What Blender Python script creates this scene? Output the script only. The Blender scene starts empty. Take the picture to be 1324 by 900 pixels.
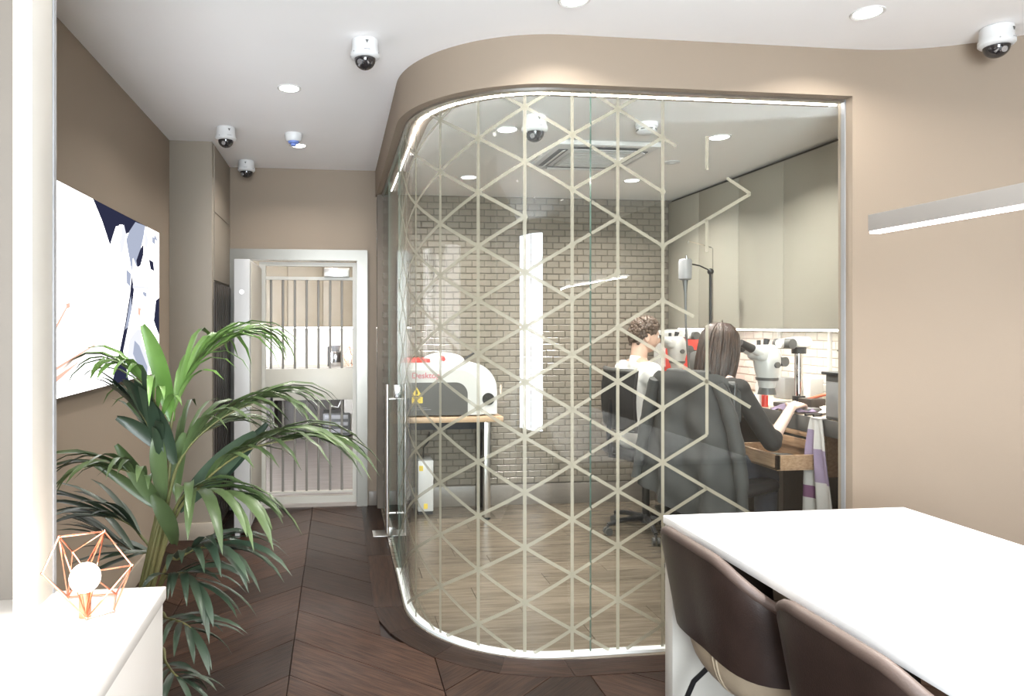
import bpy, bmesh, math, random
from mathutils import Vector, Matrix, Euler
random.seed(7)
S = bpy.context.scene
COL = S.collection
PI = math.pi

# ------------------------------------------------------------------ camera
F_PX, CX, CY, CAM_H = 883.0, 540.0, 421.0, 1.45
YAW = math.atan((CX-437)/F_PX)
cam_d = bpy.data.cameras.new('camera')
cam = bpy.data.objects.new('camera', cam_d); COL.objects.link(cam)
cam.location = (0, 0, CAM_H); cam.rotation_euler = (PI/2, 0, -YAW)
cam_d.sensor_fit = 'HORIZONTAL'; cam_d.sensor_width = 36
cam_d.lens = 36*F_PX/1324
cam_d.shift_x = (662-CX)/1324; cam_d.shift_y = -(450-CY)/1324
cam_d.clip_start = 0.05
S.camera = cam

# ------------------------------------------------------------------ world and exposure
w = bpy.data.worlds.new('sky'); S.world = w; w.use_nodes = True
w.node_tree.nodes['Background'].inputs[0].default_value = (0.86, 0.92, 1.0, 1)
w.node_tree.nodes['Background'].inputs[1].default_value = 25.0
S.view_settings.view_transform = 'Standard'; S.view_settings.look = 'None'
S.view_settings.gamma = 1; S.view_settings.use_curve_mapping = False
S.view_settings.exposure = 0.6
cy = S.cycles
cy.max_bounces = 8; cy.diffuse_bounces = 5; cy.glossy_bounces = 4; cy.transmission_bounces = 4
cy.transparent_max_bounces = 24; cy.caustics_reflective = False; cy.caustics_refractive = False
cy.sample_clamp_indirect = 4; cy.use_denoising = True

def area(name, loc, rot, sx, sy, power, col=(1, 1, 1), shape='RECTANGLE', spread=PI):
    d = bpy.data.lights.new(name, 'AREA'); d.shape = shape; d.size = sx
    if shape == 'RECTANGLE': d.size_y = sy
    d.energy = power; d.color = col; d.spread = spread
    o = bpy.data.objects.new(name, d); COL.objects.link(o); o.location = loc; o.rotation_euler = rot
    return o
# daylight portal in the shop window behind the camera
po = area('window_portal', (.05, -2.15, 1.375), (PI/2, 0, 0), 2.1, 2.45, 1); po.data.cycles.is_portal = True
DOWN_W, DOWN_IN = 6.5, 17

# ------------------------------------------------------------------ materials
M = {}
def mat(name, col, rough=0.5, metal=0.0, spec=0.5, var=0.0, vscale=6.0, bump=0.0, bscale=40.0, stretch=(1, 1, 1), col2=None,
        emit=None, estr=0.0, rnd=0.0, coat=0.0):
    m = bpy.data.materials.new(name); m.use_nodes = True
    nt = m.node_tree; b = nt.nodes['Principled BSDF']
    b.inputs['Roughness'].default_value = rough; b.inputs['Metallic'].default_value = metal
    b.inputs['Specular IOR Level'].default_value = spec; b.inputs['Coat Weight'].default_value = coat
    b.inputs['Base Color'].default_value = (*col, 1)
    if emit:
        b.inputs['Emission Color'].default_value = (*emit, 1); b.inputs['Emission Strength'].default_value = estr
    tc = nt.nodes.new('ShaderNodeTexCoord'); mp = nt.nodes.new('ShaderNodeMapping'); mp.inputs['Scale'].default_value = stretch
    nt.links.new(tc.outputs['Object'], mp.inputs[0])
    src = None
    if var or col2:
        n = nt.nodes.new('ShaderNodeTexNoise'); n.inputs['Scale'].default_value = vscale; n.inputs['Detail'].default_value = 6
        nt.links.new(mp.outputs[0], n.inputs['Vector'])
        r = nt.nodes.new('ShaderNodeValToRGB')
        r.color_ramp.elements[0].position = 0.35; r.color_ramp.elements[1].position = 0.65
        c2 = col2 or tuple(min(1, c*(1+var)) for c in col); c1 = tuple(c*(1-var) for c in col) if not col2 else col
        r.color_ramp.elements[0].color = (*c1, 1); r.color_ramp.elements[1].color = (*c2, 1)
        nt.links.new(n.outputs[0], r.inputs[0]); src = r.outputs[0]
    if rnd:
        oi = nt.nodes.new('ShaderNodeObjectInfo'); hs = nt.nodes.new('ShaderNodeHueSaturation')
        mr = nt.nodes.new('ShaderNodeMapRange'); mr.inputs[3].default_value = 1-rnd; mr.inputs[4].default_value = 1+rnd
        nt.links.new(oi.outputs['Random'], mr.inputs[0]); nt.links.new(mr.outputs[0], hs.inputs['Value'])
        if src: nt.links.new(src, hs.inputs['Color'])
        else: hs.inputs['Color'].default_value = (*col, 1)
        # shift the grain per piece
        if src:
            ad = nt.nodes.new('ShaderNodeVectorMath'); ad.operation = 'ADD'; sc = nt.nodes.new('ShaderNodeMath'); sc.operation = 'MULTIPLY'
            sc.inputs[1].default_value = 37.0; nt.links.new(oi.outputs['Random'], sc.inputs[0])
            nt.links.new(tc.outputs['Object'], ad.inputs[0]); nt.links.new(sc.outputs[0], ad.inputs[1]); nt.links.new(ad.outputs[0], mp.inputs[0])
        src = hs.outputs[0]
    if src: nt.links.new(src, b.inputs['Base Color'])
    if bump:
        n2 = nt.nodes.new('ShaderNodeTexNoise'); n2.inputs['Scale'].default_value = bscale; n2.inputs['Detail'].default_value = 4
        nt.links.new(mp.outputs[0], n2.inputs['Vector'])
        bp = nt.nodes.new('ShaderNodeBump'); bp.inputs['Strength'].default_value = bump; bp.inputs['Distance'].default_value = 0.01
        nt.links.new(n2.outputs[0], bp.inputs['Height']); nt.links.new(bp.outputs[0], b.inputs['Normal'])
    M[name] = m
    return m
def glow(name, col, s):
    m = bpy.data.materials.new(name); m.use_nodes = True; nt = m.node_tree; nt.nodes.clear()
    e = nt.nodes.new('ShaderNodeEmission'); e.inputs[0].default_value = (*col, 1); e.inputs[1].default_value = s
    o = nt.nodes.new('ShaderNodeOutputMaterial'); nt.links.new(e.outputs[0], o.inputs[0]); M[name] = m; return m
def glass(name, tint=(0.97, 0.985, 0.975), f0=0.036, rough=0.0):
    m = bpy.data.materials.new(name); m.use_nodes = True; nt = m.node_tree; nt.nodes.clear()
    t = nt.nodes.new('ShaderNodeBsdfTransparent'); t.inputs[0].default_value = (*tint, 1)
    g = nt.nodes.new('ShaderNodeBsdfGlossy'); g.inputs['Roughness'].default_value = rough
    lw = nt.nodes.new('ShaderNodeLayerWeight'); lw.inputs[0].default_value = 0.5
    p = nt.nodes.new('ShaderNodeMath'); p.operation = 'POWER'; p.inputs[1].default_value = 4.5
    nt.links.new(lw.outputs['Facing'], p.inputs[0])
    mr = nt.nodes.new('ShaderNodeMapRange'); mr.inputs[3].default_value = f0; mr.inputs[4].default_value = 1.0
    nt.links.new(p.outputs[0], mr.inputs[0])
    mx = nt.nodes.new('ShaderNodeMixShader'); nt.links.new(mr.outputs[0], mx.inputs[0])
    nt.links.new(t.outputs[0], mx.inputs[1]); nt.links.new(g.outputs[0], mx.inputs[2])
    o = nt.nodes.new('ShaderNodeOutputMaterial'); nt.links.new(mx.outputs[0], o.inputs[0]); M[name] = m; return m

mat('wall_tan', (0.2489, 0.1966, 0.1486), 0.75, var=0.015, vscale=2, bump=0.03, bscale=180)
mat('column_tan', (0.2699, 0.2340, 0.1901), 0.6, var=0.015, vscale=2, bump=0.02, bscale=180)
mat('ceiling_white', (0.90, 0.89, 0.895), 0.85, var=0.01, vscale=2, bump=0.02, bscale=150)
mat('inner_ceiling', (0.86, 0.845, 0.82), 0.85, var=0.01, vscale=2)
mat('skirting', (0.3150, 0.2700, 0.2175), 0.55, var=0.03)
mat('skirting_grey', (0.1800, 0.1575, 0.1350), 0.4, var=0.06, vscale=9, stretch=(1, 1, 6))
mat('dark_wood', (0.0150, 0.0070, 0.0045), 0.42, spec=.16, var=0, col2=(0.040, 0.0205, 0.0130), vscale=5, stretch=(1.2, 14, 1), bump=0.12, bscale=12, rnd=0.45)
mat('grey_wood', (0.0990, 0.0779, 0.0568), 0.24, col2=(0.1516, 0.1242, 0.0947), vscale=4, stretch=(1.2, 13, 1), bump=0.06, bscale=10, rnd=0.13)
mat('joint_dark', (0.018, 0.011, 0.009), 0.8, var=0.1)
mat('back_floor', (0.1224, 0.1010, 0.0887), 0.3, col2=(0.1836, 0.1591, 0.1438), vscale=3, stretch=(1, 9, 1))
mat('tile_cream', (0.2094, 0.1845, 0.1502), 0.22, var=0.03, vscale=8, rnd=0.07)
mat('tile_white', (0.76, 0.73, 0.68), 0.15, var=0.02, vscale=8, rnd=0.04)
mat('grout', (0.1338, 0.1138, 0.0937), 0.9, var=0.05)
mat('grout_light', (0.42, 0.37, 0.31), 0.9, var=0.05)
mat('steel', (0.62, 0.60, 0.57), 0.28, 1.0, var=0.03, vscale=4, stretch=(20, 20, 1))
mat('frame_steel', (0.2232, 0.2108, 0.1860), 0.30, 0.35, var=0.03, vscale=4)
mat('bar_grey', (0.20, 0.185, 0.165), 0.4, 0.3, var=0.03)
mat('channel_white', (0.62, 0.64, 0.63), 0.4, var=0.01)
mat('chrome', (0.8, 0.8, 0.8), 0.12, 1.0, var=0.01)
mat('gate_paint', (0.4301, 0.4066, 0.3597), 0.4, var=0.02)
mat('door_white', (0.4278, 0.4221, 0.4165), 0.4, var=0.015)
mat('door_shaded', (0.3876, 0.3604, 0.3128), 0.45, var=0.015)  # darker beige than the leaf: shade on its right side, put into the colour
mat('pendant_grey', (0.3080, 0.2870, 0.2660), 0.5, var=0.01)
mat('film', (0.2608, 0.2422, 0.1793), 0.5, var=0.03, vscale=20)
_nt = M['film'].node_tree; _t = _nt.nodes.new('ShaderNodeBsdfTransparent'); _mx = _nt.nodes.new('ShaderNodeMixShader'); _mx.inputs[0].default_value = .66
_nt.links.new(_t.outputs[0], _mx.inputs[1]); _nt.links.new(_nt.nodes['Principled BSDF'].outputs[0], _mx.inputs[2]); _nt.links.new(_mx.outputs[0], _nt.nodes['Material Output'].inputs[0])
mat('glass_edge', (0.16, 0.26, 0.22), 0.1, var=0.05)
glass('clear_glass')
mat('table_white', (0.86, 0.86, 0.86), 0.3, var=0.01)
mat('counter_white', (0.7360, 0.7130, 0.6808), 0.25, var=0.02, vscale=3)
mat('panel_cream', (0.4395, 0.4170, 0.3776), 0.5, var=0.02)
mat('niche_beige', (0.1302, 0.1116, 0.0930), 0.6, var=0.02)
mat('leather_brown', (0.0228, 0.0138, 0.0114), 0.38, var=0.12, vscale=14, bump=0.12, bscale=260)
mat('leather_edge', (0.0715, 0.0484, 0.0396), 0.52, var=0.08, vscale=14, bump=0.1, bscale=260)
mat('leather_beige', (0.3168, 0.2556, 0.1836), 0.5, var=0.05, vscale=14, bump=0.12, bscale=260)
mat('black_metal', (0.02, 0.02, 0.022), 0.35, 0.6, var=0.1)
mat('black_plastic', (0.0154, 0.0154, 0.0168), 0.45, var=0.1)
mat('dark_grey', (0.075, 0.075, 0.072), 0.4, var=0.06)
mat('mid_grey', (0.24, 0.24, 0.245), 0.4, var=0.05)
mat('machine_window', (0.085, 0.083, 0.078), 0.2, var=0.05)
mat('white_plastic', (0.6040, 0.5963, 0.5808), 0.3, var=0.01)
mat('grey_plastic', (0.4640, 0.4560, 0.4320), 0.35, var=0.01)
mat('camera_white', (0.6480, 0.6480, 0.6480), 0.4, var=0.01)
mat('dome_black', (0.018, 0.016, 0.017), 0.06, coat=0.6, var=0.1)
mat('lens_silver', (0.55, 0.55, 0.58), 0.15, 0.8, var=0.02)
mat('blue_cap', (0.19, 0.27, 0.62), 0.5, var=0.03)
mat('copper', (0.78, 0.36, 0.24), 0.22, 1.0, var=0.05)
mat('red_paint', (0.62, 0.05, 0.035), 0.3, var=0.05)
mat('red_ink', (0.45, 0.06, 0.09), 0.5, var=0.02)
mat('yellow', (0.75, 0.55, 0.08), 0.5, var=0.04)
mat('wood_light', (0.3900, 0.2625, 0.1613), 0.45, col2=(0.4500, 0.3225, 0.2100), vscale=5, stretch=(2, 14, 14))
mat('wood_drawer', (0.2700, 0.1613, 0.0900), 0.45, col2=(0.3750, 0.2438, 0.1500), vscale=6, stretch=(9, 1.5, 14))
mat('bench_top', (0.60, 0.49, 0.37), 0.45, var=0.06, vscale=9)
mat('bench_edge', (0.0960, 0.0920, 0.0880), 0.45, var=0.06)
mat('cabinet_greige', (0.3110, 0.2923, 0.2467), 0.6, var=0.01, vscale=2)
mat('cupboard_tan', (0.2820, 0.2310, 0.1620), 0.5, var=0.03)
mat('dark_gap', (0.02, 0.018, 0.016), 0.7, var=0.1)
mat('dark_brown', (0.05, 0.038, 0.03), 0.45, var=0.12, vscale=5, stretch=(8, 8, 1))
mat('skin', (0.5270, 0.3400, 0.2550), 0.5, var=0.04, vscale=12)
mat('skin_pale', (0.6300, 0.4500, 0.3690), 0.5, var=0.04, vscale=12)
mat('hair_man', (0.0400, 0.0240, 0.0160), 0.5, col2=(0.0920, 0.0576, 0.0384), vscale=60, bump=0.5, bscale=90)
mat('hair_woman', (0.0107, 0.0054, 0.0039), 0.34, col2=(0.0415, 0.0205, 0.0117), vscale=26, stretch=(3, 3, 0.35), bump=0.4, bscale=90)
mat('tee_white', (0.78, 0.77, 0.74), 0.8, var=0.02, bump=0.25, bscale=22)
mat('top_black', (0.0040, 0.0036, 0.0032), 0.8, var=0.15, bump=0.25, bscale=22)
mat('jeans', (0.0165, 0.0209, 0.0330), 0.8, var=0.2, vscale=9, bump=0.2, bscale=30)
mat('trouser_dark', (0.02, 0.02, 0.024), 0.8, var=0.2, vscale=9)
mat('jacket_grey', (0.0270, 0.0275, 0.0262), 0.75, var=0.14, vscale=7, bump=0.12, bscale=16)
mat('mesh_black', (0.0058, 0.0058, 0.0062), 0.7, var=0.2, vscale=200)
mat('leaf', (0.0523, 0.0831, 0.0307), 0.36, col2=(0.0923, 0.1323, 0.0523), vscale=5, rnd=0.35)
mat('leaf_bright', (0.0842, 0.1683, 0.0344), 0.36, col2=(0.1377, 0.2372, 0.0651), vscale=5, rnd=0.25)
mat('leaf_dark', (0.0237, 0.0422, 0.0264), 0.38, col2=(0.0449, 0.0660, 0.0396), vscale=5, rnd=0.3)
mat('stem', (0.10, 0.11, 0.035), 0.5, col2=(0.17, 0.15, 0.06), vscale=8)
mat('pot', (0.10, 0.09, 0.085), 0.6, var=0.06)
mat('soil', (0.025, 0.016, 0.011), 0.95, var=0.3, vscale=60, bump=0.6, bscale=60)
mat('cloth_lilac', (0.2160, 0.1680, 0.2520), 0.85, var=0.05, bump=0.2, bscale=40)
mat('cloth_white', (0.4340, 0.4200, 0.4060), 0.85, var=0.04, bump=0.2, bscale=40)
mat('cloth_plum', (0.1500, 0.0600, 0.1320), 0.85, var=0.05)
mat('paper', (0.82, 0.80, 0.77), 0.8, var=0.02)
mat('blue_plastic', (0.12, 0.25, 0.60), 0.4, var=0.04)
mat('green_plastic', (0.08, 0.30, 0.16), 0.4, var=0.04)
mat('orange_tube', (0.68, 0.16, 0.08), 0.4, var=0.04)
mat('eye_white', (0.8, 0.8, 0.78), 0.2, var=0.01)
mat('navy', (0.012, 0.014, 0.028), 0.3, var=0.1)
mat('screen_black', (0.015, 0.015, 0.017), 0.2, var=0.1)
glow('lamp_white', (1.0, 0.965, 0.92), 9)
glow('led_white', (1.0, 0.97, 0.93), 14)
glow('led_panel', (1.0, 0.97, 0.93), 2.2)
glow('led_line', (1.0, 0.97, 0.94), 40)
glow('led_bar', (1.0, 0.97, 0.98), 6)
glow('bulb', (1.0, 0.80, 0.66), 14)
glow('tv_white', (1.0, 0.99, 1.0), 2.2)
glow('tv_navy', (0.02, 0.022, 0.045), 1.0)
glow('tv_grey', (0.30, 0.33, 0.42), 1.0)
glow('tv_mid', (0.62, 0.63, 0.70), 1.0)
glow('tv_pink', (0.80, 0.42, 0.33), 1.0)
glow('tv_rose', (0.95, 0.78, 0.72), 1.1)

# ------------------------------------------------------------------ mesh builder
def rotz(a): return Matrix.Rotation(a, 3, 'Z')
class MB:
    def __init__(s): s.v = []; s.f = []; s.m = []; s.mi = 0
    def add(s, vs, fs):
        o = len(s.v); s.v += [Vector(p) for p in vs]
        for f in fs: s.f.append([i+o for i in f]); s.m.append(s.mi)
        return s
    def box(s, c, d, R=None, bev=0.0, seg=2):
        c = Vector(c); hx, hy, hz = d[0]/2, d[1]/2, d[2]/2
        if bev:
            t = bmesh.new(); bmesh.ops.create_cube(t, size=1)
            for q in t.verts: q.co = Vector((q.co.x*d[0], q.co.y*d[1], q.co.z*d[2]))
            bmesh.ops.bevel(t, geom=list(t.edges), offset=bev, segments=seg, profile=0.5, affect='EDGES')
            t.verts.index_update()
            vs = [(R @ q.co if R else q.co)+c for q in t.verts]; fs = [[q.index for q in f.verts] for f in t.faces]; t.free()
            return s.add(vs, fs)
        vs = [Vector((x, y, z)) for x in (-hx, hx) for y in (-hy, hy) for z in (-hz, hz)]
        vs = [(R @ q if R else q)+c for q in vs]
        return s.add(vs, [(0, 1, 3, 2), (4, 6, 7, 5), (0, 4, 5, 1), (2, 3, 7, 6), (0, 2, 6, 4), (1, 5, 7, 3)])
    def bx(s, x0, x1, y0, y1, z0, z1, bev=0.0):
        return s.box(((x0+x1)/2, (y0+y1)/2, (z0+z1)/2), (x1-x0, y1-y0, z1-z0), None, bev)
    def cyl(s, p0, p1, r0, r1=None, n=16):
        p0 = Vector(p0); p1 = Vector(p1); r1 = r0 if r1 is None else r1
        z = (p1-p0).normalized(); x = z.orthogonal().normalized(); y = z.cross(x)
        vs = []
        for p, r in ((p0, r0), (p1, r1)):
            for i in range(n):
                a = 2*PI*i/n; vs.append(p+x*(r*math.cos(a))+y*(r*math.sin(a)))
        fs = [(i, (i+1) % n, n+(i+1) % n, n+i) for i in range(n)] + [list(range(n))[::-1], list(range(n, 2*n))]
        return s.add(vs, fs)
    def ball(s, c, r, sc=(1, 1, 1), n=16, m=10, R=None):
        c = Vector(c); vs = [Vector((0, 0, r*sc[2]))]
        for j in range(1, m):
            t = PI*j/m
            for i in range(n):
                a = 2*PI*i/n; vs.append(Vector((r*sc[0]*math.sin(t)*math.cos(a), r*sc[1]*math.sin(t)*math.sin(a), r*sc[2]*math.cos(t))))
        vs.append(Vector((0, 0, -r*sc[2])))
        fs = [(0, 1+i, 1+(i+1) % n) for i in range(n)]
        for j in range(m-2):
            a = 1+j*n; b = a+n
            fs += [(a+i, b+i, b+(i+1) % n, a+(i+1) % n) for i in range(n)]
        a = 1+(m-2)*n; e = len(vs)-1
        fs += [(a+(i+1) % n, a+i, e) for i in range(n)]
        return s.add([(R @ q if R else q)+c for q in vs], fs)
    def lathe(s, prof, c=(0, 0, 0), n=24, R=None):
        c = Vector(c); vs = []; k = len(prof)
        for r, z in prof:
            for i in range(n):
                a = 2*PI*i/n; q = Vector((r*math.cos(a), r*math.sin(a), z)); vs.append((R @ q if R else q)+c)
        fs = [(j*n+i, j*n+(i+1) % n, (j+1)*n+(i+1) % n, (j+1)*n+i) for j in range(k-1) for i in range(n)]
        if prof[0][0] > 1e-6: fs.append(list(range(n))[::-1])
        if prof[-1][0] > 1e-6: fs.append([(k-1)*n+i for i in range(n)])
        return s.add(vs, fs)
    def tube(s, pts, r, n=8, closed=False):
        pts = [Vector(p) for p in pts]; k = len(pts); rr = r if isinstance(r, (list, tuple)) else [r]*k
        vs = []; up = None
        for j, p in enumerate(pts):
            a = pts[(j-1) % k] if closed or j > 0 else p; b = pts[(j+1) % k] if closed or j < k-1 else p
            t = (b-a).normalized()
            if up is None: up = t.orthogonal().normalized()
            up = (up-t*up.dot(t)).normalized(); sd = t.cross(up)
            for i in range(n):
                g = 2*PI*i/n; vs.append(p+up*(rr[j]*math.cos(g))+sd*(rr[j]*math.sin(g)))
        fs = []
        for j in range(k if closed else k-1):
            a = j*n; b = ((j+1) % k)*n
            fs += [(a+i, a+(i+1) % n, b+(i+1) % n, b+i) for i in range(n)]
        if not closed: fs += [list(range(n))[::-1], [(k-1)*n+i for i in range(n)]]
        return s.add(vs, fs)
    def prism(s, pts, a0, a1, f=None):
        # pts: 2-D outline, extruded from a0 to a1; f maps (u, v, a) to a point, default u=x v=y a=z
        f = f or (lambda u, v, a: Vector((u, v, a))); n = len(pts)
        vs = [f(u, v, a0) for u, v in pts]+[f(u, v, a1) for u, v in pts]
        return s.add(vs, [list(range(n))[::-1], list(range(n, 2*n))]+[(i, (i+1) % n, n+(i+1) % n, n+i) for i in range(n)])
    def grid(s, fn, nu, nv, flip=False, cu=False):
        vs = [fn(i/nu, j/nv) for j in range(nv+1) for i in range(nu+1)]
        w_ = nu+1
        fs = [(j*w_+i, j*w_+i+1, (j+1)*w_+i+1, (j+1)*w_+i) for j in range(nv) for i in range(nu)]
        if flip: fs = [f[::-1] for f in fs]
        return s.add(vs, fs)
    def shell(s, fn, nu, nv, th):
        # a sheet with thickness: fn(u,v)->(point); thickness along the local normal
        g = [[Vector(fn(i/nu, j/nv)) for i in range(nu+1)] for j in range(nv+1)]
        nr = [[None]*(nu+1) for _ in range(nv+1)]
        for j in range(nv+1):
            for i in range(nu+1):
                a = g[j][min(i+1, nu)]-g[j][max(i-1, 0)]; b = g[min(j+1, nv)][i]-g[max(j-1, 0)][i]
                nr[j][i] = a.cross(b).normalized() if a.cross(b).length > 1e-12 else Vector((0, 0, 1))
        w_ = nu+1; N = w_*(nv+1)
        vs = [g[j][i] for j in range(nv+1) for i in range(w_)]+[g[j][i]-nr[j][i]*th for j in range(nv+1) for i in range(w_)]
        fs = []
        for j in range(nv):
            for i in range(nu):
                a = j*w_+i; fs.append((a, a+1, a+w_+1, a+w_)); fs.append((N+a, N+a+w_, N+a+w_+1, N+a+1))
        for i in range(nu):
            fs.append((i+1, i, N+i, N+i+1)); a = nv*w_+i; fs.append((a, a+1, N+a+1, N+a))
        for j in range(nv):
            a = j*w_; fs.append((a, a+w_, N+a+w_, N+a)); a = j*w_+nu; fs.append((a+w_, a, N+a, N+a+w_))
        return s.add(vs, fs)
    def xf(s, R=None, t=(0, 0, 0)):
        t = Vector(t); s.v = [(R @ q if R else q)+t for q in s.v]; return s
    def mesh(s, name, mats, smooth=35):
        me = bpy.data.meshes.new(name); me.from_pydata([tuple(q) for q in s.v], [], s.f); me.validate(); me.update()
        for m_ in (mats if isinstance(mats, (list, tuple)) else [mats]): me.materials.append(M[m_] if isinstance(m_, str) else m_)
        if max(s.m or [0]) > 0 and len(me.polygons) == len(s.m): me.polygons.foreach_set('material_index', s.m)
        bm = bmesh.new(); bm.from_mesh(me); bmesh.ops.recalc_face_normals(bm, faces=bm.faces); bm.to_mesh(me); bm.free()
        if smooth:
            me.polygons.foreach_set('use_smooth', [True]*len(me.polygons)); me.set_sharp_from_angle(angle=math.radians(smooth))
        return me
def link(name, me, parent=None, loc=None, rz=None):
    o = bpy.data.objects.new(name, me); COL.objects.link(o)
    if parent: o.parent = parent
    if loc is not None: o.location = loc
    if rz is not None: o.rotation_euler = (0, 0, rz)
    return o
def part(name, mb, mats, parent, smooth=35, label=None):
    o = link(name, mb.mesh(name, mats, smooth), parent)
    if label: o['label'] = label
    return o
def tag(o, label, cat, group=None):
    o['label'] = label; o['category'] = cat
    if group: o['group'] = group
    return o
def thing(name, label, cat, loc=(0, 0, 0), rz=0, group=None):
    o = bpy.data.objects.new(name, None); COL.objects.link(o); o.location = loc; o.rotation_euler = (0, 0, rz)
    o.empty_display_size = 0.05
    return tag(o, label, cat, group)
def solo(name, mb, mats, label, cat, loc=(0, 0, 0), rz=0, group=None, smooth=35):
    o = link(name, mb.mesh(name, mats, smooth)); o.location = loc; o.rotation_euler = (0, 0, rz)
    return tag(o, label, cat, group)
def struct(name, mb, mats, smooth=35):
    o = link(name, mb.mesh(name, mats, smooth)); o['kind'] = 'structure'; return o
def struct_root(name):
    o = bpy.data.objects.new(name, None); COL.objects.link(o); o['kind'] = 'structure'; o.empty_display_size = 0.05; return o
def copy_tree(o, label=None, group=None, loc=None, rz=None, parent=None):
    c = o.copy(); COL.objects.link(c)
    if parent: c.parent = parent
    if label: c['label'] = label
    if group: c['group'] = group
    if loc is not None: c.location = loc
    if rz is not None: c.rotation_euler = (0, 0, rz)
    for ch in list(o.children): copy_tree(ch, parent=c)
    return c
# a measured photo point placed on a real plane of the room
FWD = (math.sin(YAW), math.cos(YAW)); RGT = (math.cos(YAW), -math.sin(YAW))
def ray(x, y):
    u = (x-CX)/F_PX; v = (CY-y)/F_PX
    return Vector((FWD[0]+u*RGT[0], FWD[1]+u*RGT[1], v))
def onY(x, y, Y): d = ray(x, y); return Vector((0, 0, CAM_H))+d*(Y/d.y)
def onX(x, y, X): d = ray(x, y); return Vector((0, 0, CAM_H))+d*(X/d.x)
def onZ(x, y, Z): d = ray(x, y); return Vector((0, 0, CAM_H))+d*((Z-CAM_H)/d.z)

# ------------------------------------------------------------------ plan
CEIL, ICEIL = 2.70, 2.49
XL, YB, XR = -1.13, 5.52, 3.25
def arc(cx, cy_, r, a0, a1, n): return [(cx+r*math.cos(math.radians(a0+(a1-a0)*i/n)), cy_+r*math.sin(math.radians(a0+(a1-a0)*i/n))) for i in range(n+1)]
def front_path(off, n=28):           # partition outline, off metres behind its outer face
    return [(0.30+off, YB)]+arc(0.97, 3.51, 0.67-off, 180, 270, n)
JX = 2.312
OUT = front_path(0)+[(JX, 2.84)]
INN = front_path(0.16)+[(JX, 3.00)]

# ------------------------------------------------------------------ structure: floors
b = MB(); b.bx(-1.3, 3.4, -2.3, YB, -0.08, -0.012)
floor = struct('floor', b, 'joint_dark')
def clip(poly, a, bb, c):            # keep a*x + b*y <= c
    out = []
    for i in range(len(poly)):
        p, q = poly[i], poly[(i+1) % len(poly)]; dp = a*p[0]+bb*p[1]-c; dq = a*q[0]+bb*q[1]-c
        if dp <= 0: out.append(p)
        if dp*dq < 0: t = dp/(dp-dq); out.append((p[0]+t*(q[0]-p[0]), p[1]+t*(q[1]-p[1])))
    return out
def plank(poly, ang, m_, parent, z1=0.0, th=0.012, name='floorboard'):
    cx_ = sum(p[0] for p in poly)/len(poly); cy_ = sum(p[1] for p in poly)/len(poly)
    c, s_ = math.cos(-ang), math.sin(-ang)
    loc = [((p[0]-cx_)*c-(p[1]-cy_)*s_, (p[0]-cx_)*s_+(p[1]-cy_)*c) for p in poly]
    n = len(loc); e = 0.0016
    k = [1-e/max(0.03, math.hypot(*p)) for p in loc]
    mb = MB(); mb.add([(p[0], p[1], -th) for p in loc]+[(p[0], p[1], -0.0012) for p in loc]+[(p[0]*k[i], p[1]*k[i], 0) for i, p in enumerate(loc)],
                      [list(range(2*n, 3*n))]+[(i, (i+1) % n, n+(i+1) % n, n+i) for i in range(n)]+[(n+i, n+(i+1) % n, 2*n+(i+1) % n, 2*n+i) for i in range(n)])
    o = link(name, mb.mesh(name, m_, 0), parent, (cx_, cy_, z1), ang)
    return o
TA = math.tan(math.radians(40)); CW, PITCH, GAP = 0.62, 0.325, 0.0018
for k in range(-2, 6):
    xa, xb = -0.2+CW*k, -0.2+CW*(k+1)
    down = (k % 2 == 0)              # apex of the chevron points away from the camera at x = -0.2
    sgn = -1 if down else 1
    yq = 0.6
    while yq < 6.2:
        ya, yb2 = (yq, yq+sgn*TA*CW)
        if not down: ya, yb2 = yq-TA*CW, yq
        g = GAP
        poly = [(xa+g, ya+g), (xb-g, yb2+g), (xb-g, yb2+PITCH-g), (xa+g, ya+PITCH-g)]
        for (A, B, C_) in ((1, 0, 3.2), (-1, 0, 1.12), (0, 1, YB), (0, -1, -0.6)):
            if poly: poly = clip(poly, A, B, C_)
        if poly and min(p[1] for p in poly) > 2.80: poly = clip(poly, 1, 0, 0.20)
        elif poly and max(p[1] for p in poly) > 2.75 and min(p[0] for p in poly) > 0.45: poly = clip(poly, 0, 1, 2.74)
        if poly and len(poly) >= 3 and abs(sum(poly[i][0]*poly[(i+1) % len(poly)][1]-poly[(i+1) % len(poly)][0]*poly[i][1] for i in range(len(poly)))) > 0.006:
            plank(poly, math.radians(40)*sgn, 'dark_wood', floor)
        yq += PITCH
# border boards that follow the glass
def strip_poly(p, q, r, t): return [p, q, r, t]
bo = front_path(-0.115, 8)[1:]; bi = front_path(0.03, 8)[1:]
for ya, yb2 in ((3.51, 4.30), (4.30, 5.51)):
    plank([(0.185, ya+.002), (0.33, ya+.002), (0.33, yb2-.002), (0.185, yb2-.002)], PI/2, 'dark_wood', floor, 0.002)
for i in range(0, 8, 2):
    plank([bi[i], bo[i], bo[i+1], bo[i+2], bi[i+2], bi[i+1]], math.radians(-90+22*(i/2+0.5)), 'dark_wood', floor, 0.002)
for xa, xb in ((0.975, 1.6), (1.605, 2.4)):
    plank([(xa, 2.725), (xb, 2.725), (xb, 2.87), (xa, 2.87)], 0, 'dark_wood', floor, 0.002)
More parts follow.
